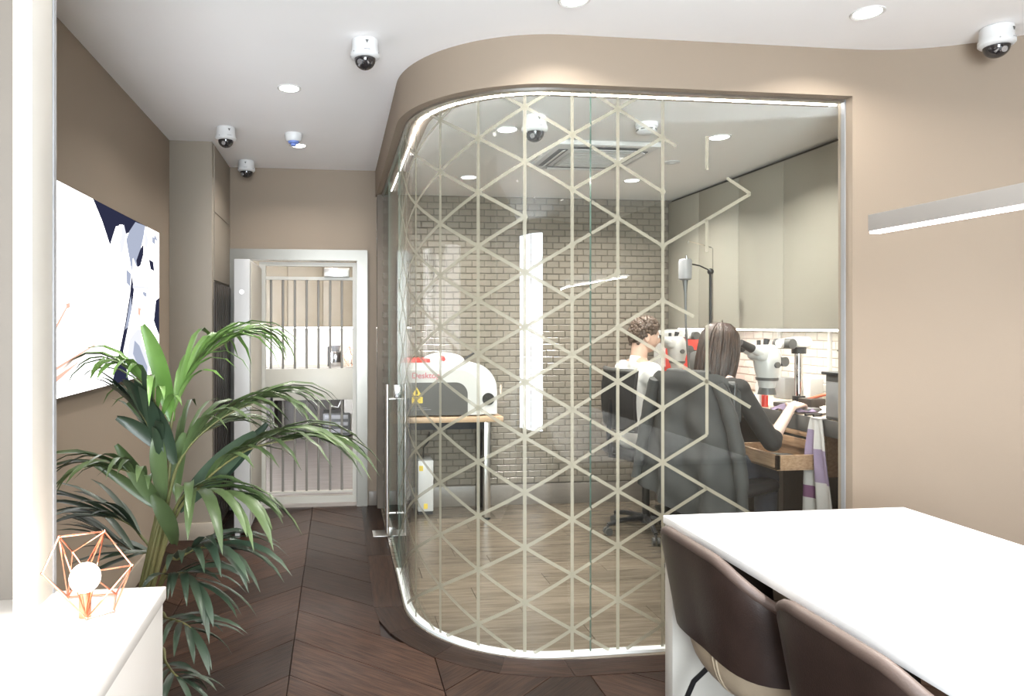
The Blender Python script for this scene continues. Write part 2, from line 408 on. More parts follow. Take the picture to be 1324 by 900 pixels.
# workshop floor, paler boards across the room
b = MB(); b.prism([p for p in front_path(0.03)]+[(3.12, 2.87), (3.12, YB)], -0.011, -0.009)
floor2 = struct('floor', b, 'joint_dark')
row = 0; y = 2.86
inner_edge = front_path(0.035, 20)
while y < 5.42:
    x = 0.33+(-0.7, -0.25, -0.95, -0.5)[row % 4]
    while x < 3.1:
        x0, x1 = max(x, 0.335), min(x+1.1, 3.10)
        if x1-x0 > 0.04:
            poly = [(x0+.001, y+.001), (x1-.001, y+.001), (x1-.001, y+.169), (x0+.001, y+.169)]
            for i in range(1, 20):   # trim to the curve
                (ax, ay), (cx2, cy2) = inner_edge[i], inner_edge[i+1]
                nx, ny = -(cy2-ay), (cx2-ax)
                if poly: poly = clip(poly, -nx, -ny, -(nx*ax+ny*ay))
            if len(poly) >= 3:
                ar = abs(sum(poly[i][0]*poly[(i+1) % len(poly)][1]-poly[(i+1) % len(poly)][0]*poly[i][1] for i in range(len(poly))))
                if ar > 0.004: plank(poly, 0, 'grey_wood', floor2, 0.003, 0.012)
        x += 1.1
    y += 0.17; row += 1
b = MB(); b.bx(-2.2, 1.6, YB, 9.9, -0.08, 0.0)
struct('floor', b, 'back_floor')

# ------------------------------------------------------------------ ceilings
b = MB(); b.bx(-1.3, 3.4, -2.3, YB+0.14, CEIL, CEIL+0.06)
struct('ceiling', b, 'ceiling_white')
b = MB(); b.prism(front_path(0.155)+[(3.12, 2.995), (3.12, YB)], ICEIL, ICEIL+0.05)
struct('ceiling', b, 'inner_ceiling')
b = MB(); b.bx(-2.2, 1.6, YB+0.14, 9.9, 2.5, 2.56); struct('ceiling', b, 'ceiling_white')

# ------------------------------------------------------------------ walls
b = MB(); b.bx(XL-0.12, XL, -2.3, YB+0.14, -0.01, CEIL+.03); struct('wall_left', b, 'wall_tan')
# built-out column at the end of the left wall with cupboard panels on its side
b = MB(); b.bx(XL-.01, -0.85, 4.77, YB+.02, 0, CEIL+.01, 0.004)
colm = struct('wall_left', b, 'column_tan')
b = MB(); b.bx(-0.852, -0.843, 4.83, 5.50, 2.235, 2.69); part('panel', b, 'column_tan', colm)
b = MB(); b.bx(-0.852, -0.843, 4.83, 5.50, 1.765, 2.225); part('panel', b, 'column_tan', colm)
b = MB(); b.bx(-0.852, -0.840, 4.83, 5.50, 0.05, 1.75)
part('dark_panel', b, 'dark_brown', colm, label='dark brown door panel on the column side')
for i in range(7):
    b = MB(); b.bx(-0.842, -0.832, 4.86+i*0.09, 4.93+i*0.09, 0.06, 1.74, 0.002); part('dark_slat', b, 'dark_brown', colm)
b = MB(); b.bx(XL, -0.835, 4.752, 4.772, 0, 0.115, 0.003); struct('baseboard_left', b, 'skirting')
b = MB(); b.bx(XL, XL+.015, 0, 4.752, 0, 0.115, 0.003); struct('baseboard_left', b, 'skirting')
# wall with the gate
GX0, GX1, GZ = -0.80, 0.185, 2.02
b = MB(); b.bx(-0.86, GX0, YB, YB+.14, 0, CEIL+.01); b.bx(GX1, 0.31, YB, YB+.14, 0, CEIL+.01); b.bx(GX0, GX1, YB, YB+.14, GZ, CEIL+.01)
struct('wall_back', b, 'wall_tan')
b = MB(); b.bx(GX1+.06, 0.31, YB-.016, YB, 0, 0.115, 0.003); struct('baseboard_back', b, 'skirting_grey')
# curved header above the glass and the wall on its right
b = MB(); n = len(OUT)
pts = OUT+INN[::-1]
vs = []; 
for z in (2.488, CEIL+.01): vs += [(p[0], p[1], z) for p in OUT]+[(p[0], p[1], z) for p in INN]
fs = []
for i in range(n-1):
    fs += [(i, i+1, 2*n+i+1, 2*n+i), (n+i, 3*n+i, 3*n+i+1, n+i+1), (i, n+i, n+i+1, i+1), (2*n+i, 2*n+i+1, 3*n+i+1, 3*n+i)]
fs += [(0, 2*n, 3*n, n), (n-1, 2*n-1, 4*n-1, 3*n-1)]
b.add(vs, fs); struct('wall_front', b, 'wall_tan', 30)
RW = [(JX, 2.84)]+arc(2.33, 1.92, 0.92, 90, 0, 26)+[(XR, -2.3)]
RW2 = [(XR+.12, -2.3), (XR+.12, 2.80), (2.9, 2.935), (JX, 2.93)]
b = MB(); b.prism(RW+RW2, -0.01, CEIL+.01); struct('wall_right', b, 'wall_tan', 30)
# wall behind the camera with the shop window
b = MB(); b.bx(-1.3, -1.0, -2.3, -2.16, 0, CEIL); b.bx(1.1, 3.4, -2.3, -2.16, 0, CEIL); b.bx(-1.0, 1.1, -2.3, -2.16, 0, .15); b.bx(-1.0, 1.1, -2.3, -2.16, 2.6, CEIL)
struct('wall_behind', b, 'wall_tan')
win2 = struct_root('window_2')
b = MB(); b.bx(-1.0, 1.1, -2.24, -2.23, .15, 2.6); part('glass_pane', b, 'clear_glass', win2)
b = MB()
for x in (-.98, .05, 1.08): b.bx(x-.025, x+.025, -2.27, -2.19, .15, 2.6)
b.bx(-1.0, 1.1, -2.27, -2.19, .15, .2); b.bx(-1.0, 1.1, -2.27, -2.19, 2.55, 2.6); part('window_frame', b, 'dark_grey', win2)

# workshop tiled back wall
TY = 5.41
b = MB(); b.bx(0.31, 3.12, TY, TY+.09, 0, ICEIL+.02); tw = struct('wall_back', b, 'grout')
b = MB(); b.bx(0.46, 2.74, TY-.026, TY-.008, 0.003, 0.165, 0.003); struct('baseboard_back', b, 'skirting_grey')
TW, TH = 0.103, 0.0515
def tile_mesh(w_, h, m_):
    e = 0.004; q = MB(); y0, y1, y2 = 0.0, -0.005, -0.0075; a, c = w_/2, h/2
    q.add([(-a, y0, -c), (a, y0, -c), (a, y0, c), (-a, y0, c), (-a, y1, -c), (a, y1, -c), (a, y1, c), (-a, y1, c),
           (-a+e, y2, -c+e), (a-e, y2, -c+e), (a-e, y2, c-e), (-a+e, y2, c-e)],
          [(8, 9, 10, 11)]+[(i, (i+1) % 4, 4+(i+1) % 4, 4+i) for i in range(4)]+[(4+i, 4+(i+1) % 4, 8+(i+1) % 4, 8+i) for i in range(4)])
    return q
tm = tile_mesh(TW-.005, TH-.005, 'tile_cream').mesh('brick', 'tile_cream', 0)
cells = []
for r in range(int((ICEIL-0.17)/TH)):
    z = 0.17+TH*(r+.5)
    for c in range(24):
        x = 0.40+TW*(c+(0.5 if r % 2 else 0))
        if x < 2.72: cells.append((x, z))
cells.sort(key=lambda p: -(p[0]*1.0+p[1]*0.9))
rest = MB()
for k, (x, z) in enumerate(cells):
    if k < 298: link('brick', tm, tw, (x, TY, z))
    else:
        q = tile_mesh(TW-.005, TH-.005, None); q.xf(None, (x, TY, z)); rest.add(q.v, q.f)
o = part('brick', rest, 'tile_cream', tw, 0); o['kind'] = 'stuff'
# workshop right wall with the white tiles behind the bench
RX = 3.06
b = MB(); b.bx(RX, RX+.09, 2.95, YB, 0, ICEIL+.02); rw2 = struct('wall_right', b, 'grout_light')
tm2 = tile_mesh(0.112-.004, 0.054-.004, None).xf(rotz(-PI/2)).mesh('tile', 'tile_white', 0)
for r in range(9):
    for c in range(22):
        yy = 3.05+0.112*(c+(0.5 if r % 2 else 0))
        if yy < 5.38: link('tile', tm2, rw2, (RX, yy, 0.975+0.054*(r+.5)))

# ------------------------------------------------------------------ the curved glass partition
GO = 0.055                            # how far the glass stands behind the outer face
SEAM = 1.105
R_G = 0.67-GO
ARC_L = R_G*PI/2
def glass_pt(s):                      # s: metres along the glass from x = 1.019, to the right positive
    x = 1.019+s
    if x >= 0.97: return Vector((x, 2.84+GO, 0)), Vector((0, -1, 0))
    a = (0.97-x)/R_G
    if a <= PI/2: return Vector((0.97-R_G*math.sin(a), 3.51-R_G*math.cos(a), 0)), Vector((-math.sin(a), -math.cos(a), 0))
    return Vector((0.30+GO, 3.51+(0.97-x-ARC_L), 0)), Vector((-1, 0, 0))
S_DOOR = 0.97-1.019-ARC_L-(4.03-3.51)      # glass door begins at y = 4.03
S_SEAM = SEAM-1.019; S_END = JX+.004-1.019
win = struct_root('window_1')
def pane(name, s0, s1, z0, z1, parent, n, th=0.011):
    mb = MB(); ss = [s0+(s1-s0)*i/n for i in range(n+1)]; vs = []
    for off in (0, th):
        for z in (z0, z1):
            for s in ss:
                p, q = glass_pt(s); p = p-q*off; vs.append((p.x, p.y, z))
    k = n+1; fs = []; mi = []
    for i in range(n):
        fs += [(i, i+1, k+i+1, k+i), (2*k+i, 3*k+i, 3*k+i+1, 2*k+i+1)]; mi += [0, 0]
        fs += [(i, 2*k+i, 2*k+i+1, i+1), (k+i, k+i+1, 3*k+i+1, 3*k+i)]; mi += [1, 1]
    fs += [(0, k, 3*k, 2*k), (n, 2*k+n, 3*k+n, k+n)]; mi += [1, 1]
    mb.add(vs, fs); mb.m = mi
    return part(name, mb, ['clear_glass', 'glass_edge'], parent, 20)
pane('glass_pane', S_DOOR+.004, S_SEAM-.0015, 0.014, 2.485, win, 44)
pane('glass_pane', S_SEAM+.0015, S_END, 0.014, 2.485, win, 2)
def follow(s0, s1, n, z0, z1, o0, o1):     # a bar that follows the glass
    mb = MB(); vs = []; k = n+1
    for off in (o0, o1):
        for z in (z0, z1):
            for i in range(k):
                p, q = glass_pt(s0+(s1-s0)*i/n); p = p-q*off; vs.append((p.x, p.y, z))
    fs = []
    for i in range(n): fs += [(i, i+1, k+i+1, k+i), (2*k+i, 3*k+i, 3*k+i+1, 2*k+i+1), (i, 2*k+i, 2*k+i+1, i+1), (k+i, k+i+1, 3*k+i+1, 3*k+i)]
    fs += [(0, k, 3*k, 2*k), (n, 2*k+n, 3*k+n, k+n)]
    return mb.add(vs, fs)
part('floor_channel', follow(S_DOOR, S_END, 44, 0.003, 0.016, -0.012, 0.024), 'channel_white', win, 30)
part('head_channel', follow(S_DOOR-1.42, S_END, 50, 2.478, 2.492, -0.010, 0.022), 'steel', win, 30)
b = MB(); b.bx(JX-.005, JX+.002, 2.882, 2.906, 0, 2.485); part('jamb_channel', b, 'mid_grey', win)
# the LED line along the edge of the workshop ceiling, just behind the glass
tag(part('led_strip', follow(S_DOOR-1.2, S_END, 50, 2.480, 2.486, 0.050, 0.058), 'led_line', None, 30),
    'bright white LED line along the workshop ceiling edge above the curved glass', 'light')
# pale gold film lines on the glass
A_, DX = 0.241, 0.2085
def film_edges():
    E = set()
    miss = {((-1, 1.925), (0, 2.046)), ((-1, 1.925), (0, 1.805)), ((0, 1.805), (1, 1.684)), ((1, 1.925), (2, 2.046)), ((1, 1.684), (2, 1.815)), ((1, 1.684), (2, 1.564)), ((0, 1.564), (1, 1.443))}
    def nz(j, i): return 2.046+(0 if j % 2 == 0 else 0.1205)-A_*i
    for j in range(-10, 3):
        for i in range(-3, 11):
            z = nz(j, i)
            E.add((j, round(z, 3), j, round(z-A_, 3)))
            if j < 2:
                for dz in (0.1205, -0.1205):
                    if not any(a[0] == j and abs(a[1]-z) < .05 and abs(c[1]-z-dz) < .05 for a, c in miss): E.add((j, round(z, 3), j+1, round(z+dz, 3)))
    for (j, z, k, z2) in ((2, 1.805, 4, 2.046), (4, 2.046, 3.45, 2.115), (2, 1.564, 2.7, 1.49), (2, 1.323, 3, 1.2), (3, 1.2, 4, 1.08), (2, 1.082, 3, 1.2),
                          (3, 1.2, 3, 0.96), (2, 0.841, 3, 0.96), (2, 0.6, 3, 0.72), (2, 0.841, 3, 0.72), (3, .72, 4, .60), (2, 2.287, 2.3, 2.25), (3, 1.93, 3, 1.78), (3, 2.3, 3, 2.15),
                          (2, 0.359, 2.6, 0.43), (3, 1.45, 3, 1.2)):
        E.add((j, z, k, z2))
    return E
def film(s0, s1):
    mb = MB(); hw = 0.0075
    def P(s, z, lift=.0016): p, q = glass_pt(s); return (p.x+q.x*lift, p.y+q.y*lift, z)
    for j, z, k, z2 in film_edges():
        sa, sb = j*DX, k*DX; z1, zz = z, z2
        zlo, zhi = 0.02, 2.47
        if max(z1, zz) < zlo or min(z1, zz) > zhi: continue
        # clip in z and s
        ta, tb = 0.0, 1.0
        for (v0, v1, lo, hi) in ((z1, zz, zlo, zhi), (sa, sb, s0, s1)):
            d = v1-v0
            if abs(d) < 1e-9:
                if v0 < lo or v0 > hi: ta, tb = 1, 0
            else:
                t0, t1 = (lo-v0)/d, (hi-v0)/d
                if t0 > t1: t0, t1 = t1, t0
                ta, tb = max(ta, t0), min(tb, t1)
        if tb-ta < 1e-3: continue
        n_ = 1 if j == k else 5
        L = math.hypot(sb-sa, zz-z1); nx, nz_ = -(zz-z1)/L*hw, (sb-sa)/L*hw
        vs = []
        for i in range(n_+1):
            t = ta+(tb-ta)*i/n_; s_, z_ = sa+(sb-sa)*t, z1+(zz-z1)*t
            vs += [P(s_-nx, z_-nz_), P(s_+nx, z_+nz_)]
        mb.add(vs, [(2*i, 2*i+2, 2*i+3, 2*i+1) for i in range(n_)])
    for j in range(-10, 3):          # small hexagon at each crossing
        for i in range(-3, 11):
            z = 2.046+(0 if j % 2 == 0 else 0.1205)-A_*i; s_ = j*DX
            if s0 < s_-.02 and s_+.02 < s1 and 0.05 < z < 2.45:
                mb.add([P(s_, z, .0022)]+[P(s_+.015*math.cos(a*PI/3), z+.015*math.sin(a*PI/3), .0022) for a in range(6)], [(0, 1+a, 1+(a+1) % 6) for a in range(6)])
    return mb
part('film_pattern', film(S_DOOR+.01, S_SEAM-.003), 'film', win, 0)
part('film_pattern', film(S_SEAM+.003, S_END), 'film', win, 0)

# glass door in the straight run, with its pivot hinge and pull
dr = struct_root('door_1')
pane('glass_pane', S_DOOR-.80, S_DOOR-.004, 0.012, 2.47, dr, 2)
pane('glass_pane', S_DOOR-1.48, S_DOOR-.806, 0.012, 2.47, dr, 2)
b = MB(); b.bx(0.24, 0.36, 4.68, 4.82, 0.0025, 0.006, 0.001); b.bx(0.338, 0.386, 4.66, 4.90, 0.008, 0.07, 0.004)
part('floor_hinge', b, 'steel', dr)
b = MB(); b.cyl((0.30, 4.18, 0.18), (0.30, 4.18, 1.09), 0.012)
b.cyl((0.30, 4.18, 0.30), (0.352, 4.18, 0.30), 0.007); b.cyl((0.30, 4.18, 1.0), (0.352, 4.18, 1.0), 0.007)
part('door_pull', b, 'steel', dr)
b = MB(); b.bx(0.33, 0.385, 4.03, 4.10, 1.02, 1.10, 0.004); part('lock', b, 'chrome', dr)

# ------------------------------------------------------------------ barred gate
gt = struct_root('door_2')
FW = 0.085
b = MB()
def frame_piece(mb, pts, y0, y1): mb.prism(pts, y0, y1, lambda u, v, a: Vector((u, a, v)))
fx0, fx1, fz = -0.845, 0.235, 2.055
for pts in ([(fx0, 0), (fx0+FW, 0), (fx0+FW, fz-FW), (fx0, fz)], [(fx1, 0), (fx1, fz), (fx1-FW, fz-FW), (fx1-FW, 0)], [(fx0, fz), (fx0+FW, fz-FW), (fx1-FW, fz-FW), (fx1, fz)]):
    frame_piece(b, pts, YB-.03, YB+.10)
part('door_frame', b, 'frame_steel', gt)
b = MB(); gx0, gx1 = -0.62, 0.148
b.bx(gx0, gx0+.05, YB+.0, YB+.05, 0.03, 1.955); b.bx(gx1-.03, gx1, YB, YB+.05, 0.03, 1.955)
part('gate_stile', b, 'gate_paint', gt)
b = MB(); b.bx(gx0+.05, gx1-.03, YB+.005, YB+.045, 1.815, 1.84); part('gate_rail', b, 'gate_paint', gt)
b = MB(); b.bx(gx0+.05, gx1-.03, YB+.005, YB+.045, 1.925, 1.955); part('gate_rail', b, 'gate_paint', gt)
b = MB(); b.bx(gx0+.05, gx1-.03, YB-.004, YB+.05, 0.855, 1.105, 0.003)
mid = part('gate_panel', b, 'gate_paint', gt)
b = MB(); b.cyl((-.52, YB-.02, 0.93), (-.52, YB-.004, 0.93), 0.018); b.box((-.52, YB-.03, 0.90), (.02, .02, .10), bev=.004); part('handle', b, 'black_metal', mid)
b = MB(); b.bx(gx0+.05, gx1-.03, YB+.005, YB+.045, 0.03, 0.085); b.bx(gx0+.05, gx1-.03, YB+.005, YB+.045, 0.11, 0.125); part('gate_rail', b, 'gate_paint', gt)
barm = MB().cyl((0, 0, 0), (0, 0, 1), 0.0095, n=10).mesh('bar', 'bar_grey', 40)
for i in range(7):
    x = -0.53+0.0935*i
    o = link('bar', barm, gt, (x, YB+.025, 1.10)); o.scale = (1, 1, 0.725)
    o = link('bar', barm, gt, (x, YB+.025, 0.12)); o.scale = (1, 1, 0.74)
b = MB(); b.box((-.01, YB-.01, 1.875), (.20, .05, .075), bev=.006); part('door_closer', b, 'steel', gt)
# the solid white leaf standing open in front of the gate
lf = struct_root('door_3')
b = MB(); b.bx(-0.705, -0.60, 4.775, 5.46, 0.05, 1.905, 0.004); part('door_leaf', b, ['door_white'], lf)
b = MB(); b.bx(-0.598, -0.592, 4.80, 5.44, 0.10, 1.89, 0.002); part('shaded_facing', b, 'door_shaded', lf)  # thin sheet on the right face, its darker colour paints that side's shade
b = MB(); b.bx(-0.70, -0.668, 4.79, 4.84, 0.0, 0.05); part('leaf_foot', b, 'door_white', lf)
b = MB(); b.cyl((-0.653, 4.776, 1.68), (-0.653, 4.766, 1.68), 0.017); part('bolt_plate', b, 'steel', lf)

# ------------------------------------------------------------------ the kitchen room beyond the gate
b = MB(); b.bx(-2.2, 1.6, 9.62, 9.75, 0, 2.55); struct('wall_back', b, 'tile_white')
b = MB(); b.bx(-2.2, -2.1, YB+.14, 9.7, 0, 2.55); struct('wall_left', b, 'wall_tan')
b = MB(); b.bx(1.45, 1.55, YB+.0, 9.7, 0, 2.55); struct('wall_right', b, 'wall_tan')
kc = thing('wall_cupboard', 'tan wall cupboards seen through the upper bars of the gate', 'cupboard', (0, 9.4, 1.43))
b = MB(); b.bx(-1.6, 1.2, -.15, .2, 0, .95); part('body', b, 'cupboard_tan', kc)
for i in range(6):
    b = MB(); b.bx(-1.59+i*.465, -1.59+i*.465+.455, -.17, -.15, .005, .945, .003); part('door', b, 'cupboard_tan', kc)
b = MB(); b.bx(-1.6, 1.2, -.12, -.08, -.018, -.002); part('led_strip', b, 'lamp_white', kc)
kt = thing('kitchen_counter', 'pale kitchen counter with open space below, seen through the gate', 'counter', (0, 9.3, 0))
b = MB(); b.bx(-1.6, 1.3, -.35, .31, .87, .91, .004); part('worktop', b, 'panel_cream', kt)
b = MB(); b.bx(-1.6, 1.3, .22, .30, 0, .87); part('back_panel', b, 'dark_brown', kt)
b = MB(); b.bx(-1.58, -.82, -.3, .22, .02, .87); part('cupboard', b, 'dark_brown', kt)
b = MB(); b.bx(.08, 1.28, -.3, .22, .02, .87); part('cupboard', b, 'panel_cream', kt)
def onk(x, y): p = onZ(x, y, 0.91); return p
g = thing('coffee_grinder', 'small silver appliance on the kitchen counter beyond the gate bars', 'appliance', (-0.03, 9.2, .91))
b = MB(); b.box((0, 0, .10), (.15, .16, .20), bev=.015); part('body', b, 'chrome', g)
b = MB(); b.lathe([(.05, .2), (.065, .27), (.06, .275)]); part('hopper', b, 'mid_grey', g)
b = MB(); b.cyl((-.09, -.02, 0), (-.09, -.02, .26), .02); part('spout', b, 'dark_grey', g)
tl = thing('table_lamp', 'small copper lamp glowing at the right of the kitchen counter', 'lamp', (0.15, 9.15, .91))
b = MB()
for i in range(5):
    a = 2*PI*i/5; b.tube([(.0, 0, .26), (.1*math.cos(a), .1*math.sin(a), .14), (.04*math.cos(a+.6), .04*math.sin(a+.6), .0)], .004, 5)
part('wire_frame', b, 'copper', tl); b = MB(); b.ball((0, 0, .12), .03); part('bulb', b, 'bulb', tl)
kb = thing('storage_crate', 'dark metal machine on the floor under the kitchen counter', 'machine', (-.02, 9.15, 0))
b = MB(); b.box((0, 0, .16), (.36, .4, .30), bev=.02); part('body', b, 'dark_grey', kb)
for i in range(3): b = MB(); b.box((0, -.205, .08+i*.09), (.30, .012, .05), bev=.004); part('panel', b, 'mid_grey', kb)
b = MB(); b.tube([(-.25, 9.1, .86), (-.28, 9.05, .72), (-.40, 9.05, .70), (-.42, 9.05, .80)], .012); b.tube([(.06, 9.0, .85), (.06, 9.0, .5), (.0, 9.0, .38), (-.1, 9.0, .40)], .009)
solo('waste_pipe', b, 'white_plastic', 'white pipes hanging under the kitchen counter', 'pipe')
area('kitchen_under_cupboard_light', (-.2, 9.32, 1.40), (0, 0, 0), 2.4, .06, 6, (1, .93, .84))
for yy in (6.4, 7.9):
    k = thing('ceiling_light', 'round downlight in the kitchen ceiling, '+('nearer' if yy < 7 else 'farther')+' one beyond the gate', 'light', (-.25, yy, 2.5), group='kitchen ceiling lights')
    b = MB(); b.lathe([(.045, -.004), (.055, -.006), (.055, 0), (.045, 0)]); part('trim', b, 'white_plastic', k)
    b = MB(); b.lathe([(.045, -.002), (.045, -.001)]); part('lens', b, 'lamp_white', k)
    area('kitchen_downlight', (-.25, yy, 2.485), (0, 0, 0), .09, .09, 10, (1, .93, .86), 'DISK')

# ------------------------------------------------------------------ downlights
def downlight_proto():
    r = thing('ceiling_light', '', 'light')
    b = MB(); b.lathe([(.050, -.002), (.058, -.006), (.062, -.004), (.062, .001), (.050, .001)], n=32); part('trim', b, 'white_plastic', r)
    b = MB(); b.lathe([(.050, -.0025), (.050, -.0005)], n=32); part('lens', b, 'lamp_white', r)
    return r
dl = downlight_proto()
shop = [((-.255, 3.65), 'round downlight over the walkway, nearer of the two by the palm'),
        ((-.275, 4.80), 'round downlight over the walkway before the gate, partly behind the blue capped detector'),
        ((2.10, 2.50), 'round downlight over the white table near the right wall'),
        ((.90, 2.53), 'round downlight cut by the top edge of the photo'),
        ((-.26, 1.9), 'round downlight above the white counter'), ((2.1, .9), 'round downlight over the near end of the table'),
        ((.9, .9), 'round downlight over the middle of the shop'), ((-.26, .2), 'round downlight over the near end of the counter'),
        ((2.1, -.8), 'round downlight near the shop window, right'), ((.5, -.8), 'round downlight near the shop window, left')]
work = [((.89, 3.54), 'round workshop downlight beside the dome camera inside the glass'), ((.91, 4.71), 'round workshop downlight over the white engraving machine'),
        ((2.09, 3.55), 'round workshop downlight over the woman at the bench'), ((2.09, 4.68), 'round workshop downlight over the man at the bench')]
def put_light(p, z, label, group, power, first=False):
    o = dl if first else copy_tree(dl)
    o.location = (p[0], p[1], z); o['label'] = label; o['group'] = group
    area('downlight', (p[0], p[1], z-.010), (0, 0, 0), .10, .10, power, (1.0, 0.955, 0.90), 'DISK', math.radians(140))
for i, (p, l) in enumerate(shop): put_light(p, CEIL, l, 'downlights in the shop ceiling', DOWN_W, i == 0)
for p, l in work: put_light(p, ICEIL, l, 'downlights in the workshop ceiling', DOWN_IN)

# ------------------------------------------------------------------ dome cameras and detectors
def dome_proto():
    r = thing('security_camera', '', 'camera')
    h = MB(); h.lathe([(.052, 0), (.058, -.004), (.060, -.05), (.064, -.056), (.0645, -.072), (.058, -.080), (.049, -.083)], n=36); hs = part('housing', h, 'camera_white', r)
    b = MB(); b.lathe([(.049, -.0825)]+[(.047*math.cos(a*PI/16), -.083-.046*math.sin(a*PI/16)) for a in range(0, 8)]+[(0.0001, -.129)], n=30); dm = part('dome', b, 'dome_black', r)
    b = MB(); b.cyl((-.018, -.024, -.104), (-.029, -.040, -.110), .011, .012, 14); part('lens', b, 'lens_silver', dm)
    b = MB()
    b.box((0, -.0595, -.022), (.013, .003, .005)); b.box((0, -.0598, -.028), (.006, .003, .008)); part('maker_mark', b, 'dark_grey', hs)
    b = MB(); b.box((0, -.0635, -.061), (.026, .002, .0025)); part('maker_line', b, 'mid_grey', hs)
    for sx in (-1, 1): b = MB(); b.cyl((.052*sx, -.034, -.064), (.0545*sx, -.036, -.064), .003, n=8); part('screw', b, 'mid_grey', hs)
    return r
dc = dome_proto()
for i, (p, z, rz, l) in enumerate([((.118, 3.0), CEIL, .1, 'white dome security camera on the shop ceiling nearest the curved header'),
                                   ((-.703, 4.42), CEIL, .5, 'white dome security camera above the left column corner'),
                                   ((-.690, 5.30), CEIL, 0, 'white dome security camera in the far corner above the gate'),
                                   ((2.74, 2.56), CEIL, .35, 'white dome security camera at the top right by the curved wall'),
                                   ((.97, 3.30), ICEIL, .1, 'white dome security camera inside the glass workshop')]):
    o = dc if i == 0 else copy_tree(dc)
    o.location = (p[0], p[1], z); o.rotation_euler = (0, 0, rz); o['label'] = l; o['group'] = 'dome security cameras'
sd = thing('smoke_detector', 'white ceiling detector with a blue dust cap, in front of the far downlight', 'detector', (-.288, 4.52, CEIL))
b = MB(); b.lathe([(.055, 0), (.058, -.012), (.052, -.04), (.044, -.05)], n=30); part('base', b, 'camera_white', sd)
b = MB(); b.lathe([(.036, -.05), (.034, -.060), (.018, -.064), (.018, -.078)], n=24); part('dust_cap', b, 'blue_cap', sd, label='blue plastic dust cap')
s2 = thing('smoke_detector', 'plain white smoke detector on the workshop ceiling beyond the air conditioner', 'detector', (1.58, 3.36, ICEIL))
b = MB(); b.lathe([(.058, 0), (.058, -.018), (.050, -.024)], n=30); part('base', b, 'camera_white', s2)
b = MB(); b.lathe([(.050, -.024), (.048, -.042), (.030, -.054), (.012, -.056)], n=30); part('chamber', b, 'camera_white', s2)
b = MB()
for a in range(8): b.box((.049*math.cos(a*PI/4), .049*math.sin(a*PI/4), -.034), (.004, .022, .006), rotz(a*PI/4))
part('slot', b, 'dark_grey', s2)
b = MB(); b.lathe([(.05, 0), (.052, -.004), (.02, -.008), (.012, -.014)], n=20)
solo('sprinkler_plate', b, 'camera_white', 'small flat round plate on the workshop ceiling', 'ceiling plate', (2.11, 4.13, ICEIL))
pr = thing('motion_sensor', 'small white sensor on the wall at the right edge', 'sensor', (3.06, 2.32, 2.545), -PI*.32)
b = MB(); b.box((0, 0, 0), (.075, .05, .045), bev=.008); part('body', b, 'camera_white', pr)
b = MB(); b.box((0, -.028, -.004), (.05, .01, .022), bev=.004); part('lens', b, 'grey_plastic', pr)
# air conditioner cassette
ac = thing('air_conditioner', 'square white ceiling air conditioner inside the glass workshop', 'air conditioner', (1.52, 3.98, ICEIL))
b = MB(); b.box((0, 0, -.016), (.60, .60, .03), bev=.008); part('panel', b, 'white_plastic', ac)
b = MB(); b.box((0, 0, -.036), (.36, .36, .012), bev=.004); gr = part('intake_grille', b, 'grey_plastic', ac)
b = MB()
for i in range(9): b.box((0, -.14+i*.035, -.043), (.32, .006, .004))
part('grille_rib', b, 'white_plastic', gr)
for a in range(4):
    b = MB(); b.box((0, -.24, -.033), (.40, .055, .006), bev=.002); b.xf(rotz(a*PI/2)); sl = part('air_slot', b, 'dark_grey', ac)
    b = MB(); b.box((0, -.238, -.040), (.40, .022, .004), Matrix.Rotation(.35, 3, 'X')); b.xf(rotz(a*PI/2)); part('louvre', b, 'white_plastic', sl)

# ------------------------------------------------------------------ pendant bar over the table
pd = thing('pendant_light', 'long slim grey bar pendant with a glowing underside over the white table', 'light', (1.68, 1.24, 1.743))
b = MB(); b.bx(-.02, .02, -.76, .735, .004, .056, .0015); part('housing', b, 'pendant_grey', pd)
b = MB(); b.bx(-.0165, .0165, -.755, .732, -.003, .004); part('diffuser', b, 'led_bar', pd)
b = MB()
for yy in (-.6, .1): b.cyl((0, yy, .056), (0, yy, CEIL-1.743-.02), .0012, n=6)
part('suspension_wire', b, 'steel', pd)
b = MB()
for yy in (-.6, .1): b.cyl((0, yy, CEIL-1.743-.02), (0, yy, CEIL-1.743), .03, n=20)
part('ceiling_rose', b, 'white_plastic', pd)
area('pendant_lamp', (1.68, 1.23, 1.735), (0, 0, 0), .033, 1.45, 36, (1, .97, .95))

# ------------------------------------------------------------------ television
tv = thing('television', 'large wall television showing a white close-up picture above the palm', 'television', (XL, 3.49, 1.59))
H2, W2 = .425, .825
b = MB(); b.bx(.012, .048, -W2, W2, -H2, H2, .003); part('casing', b, 'screen_black', tv)
b = MB(); b.bx(0, .014, -.3, .3, -.2, .2); part('wall_bracket', b, 'black_metal', tv)
scr = MB()
def tvp(poly, mi, lay):
    scr.mi = mi; q = []
    for x, y in poly:
        p = onX(60+x/2.906, 220+y/2.906, XL+.05); q.append((.0485+.0004*lay, max(-W2+.002, min(W2-.002, p.y-3.49)), max(-H2+.002, min(H2-.002, p.z-1.59))))
    scr.add(q, [list(range(len(q)))])
scr.mi = 0; scr.add([(.0485, -W2+.002, -H2+.002), (.0485, W2-.002, -H2+.002), (.0485, W2-.002, H2-.002), (.0485, -W2+.002, H2-.002)], [(0, 1, 2, 3)])
tvp([(176, 100), (290, 150), (262, 212), (240, 282), (210, 190)], 1, 1)
tvp([(290, 150), (380, 200), (345, 205), (320, 230), (300, 240), (288, 205), (262, 212)], 1, 1)
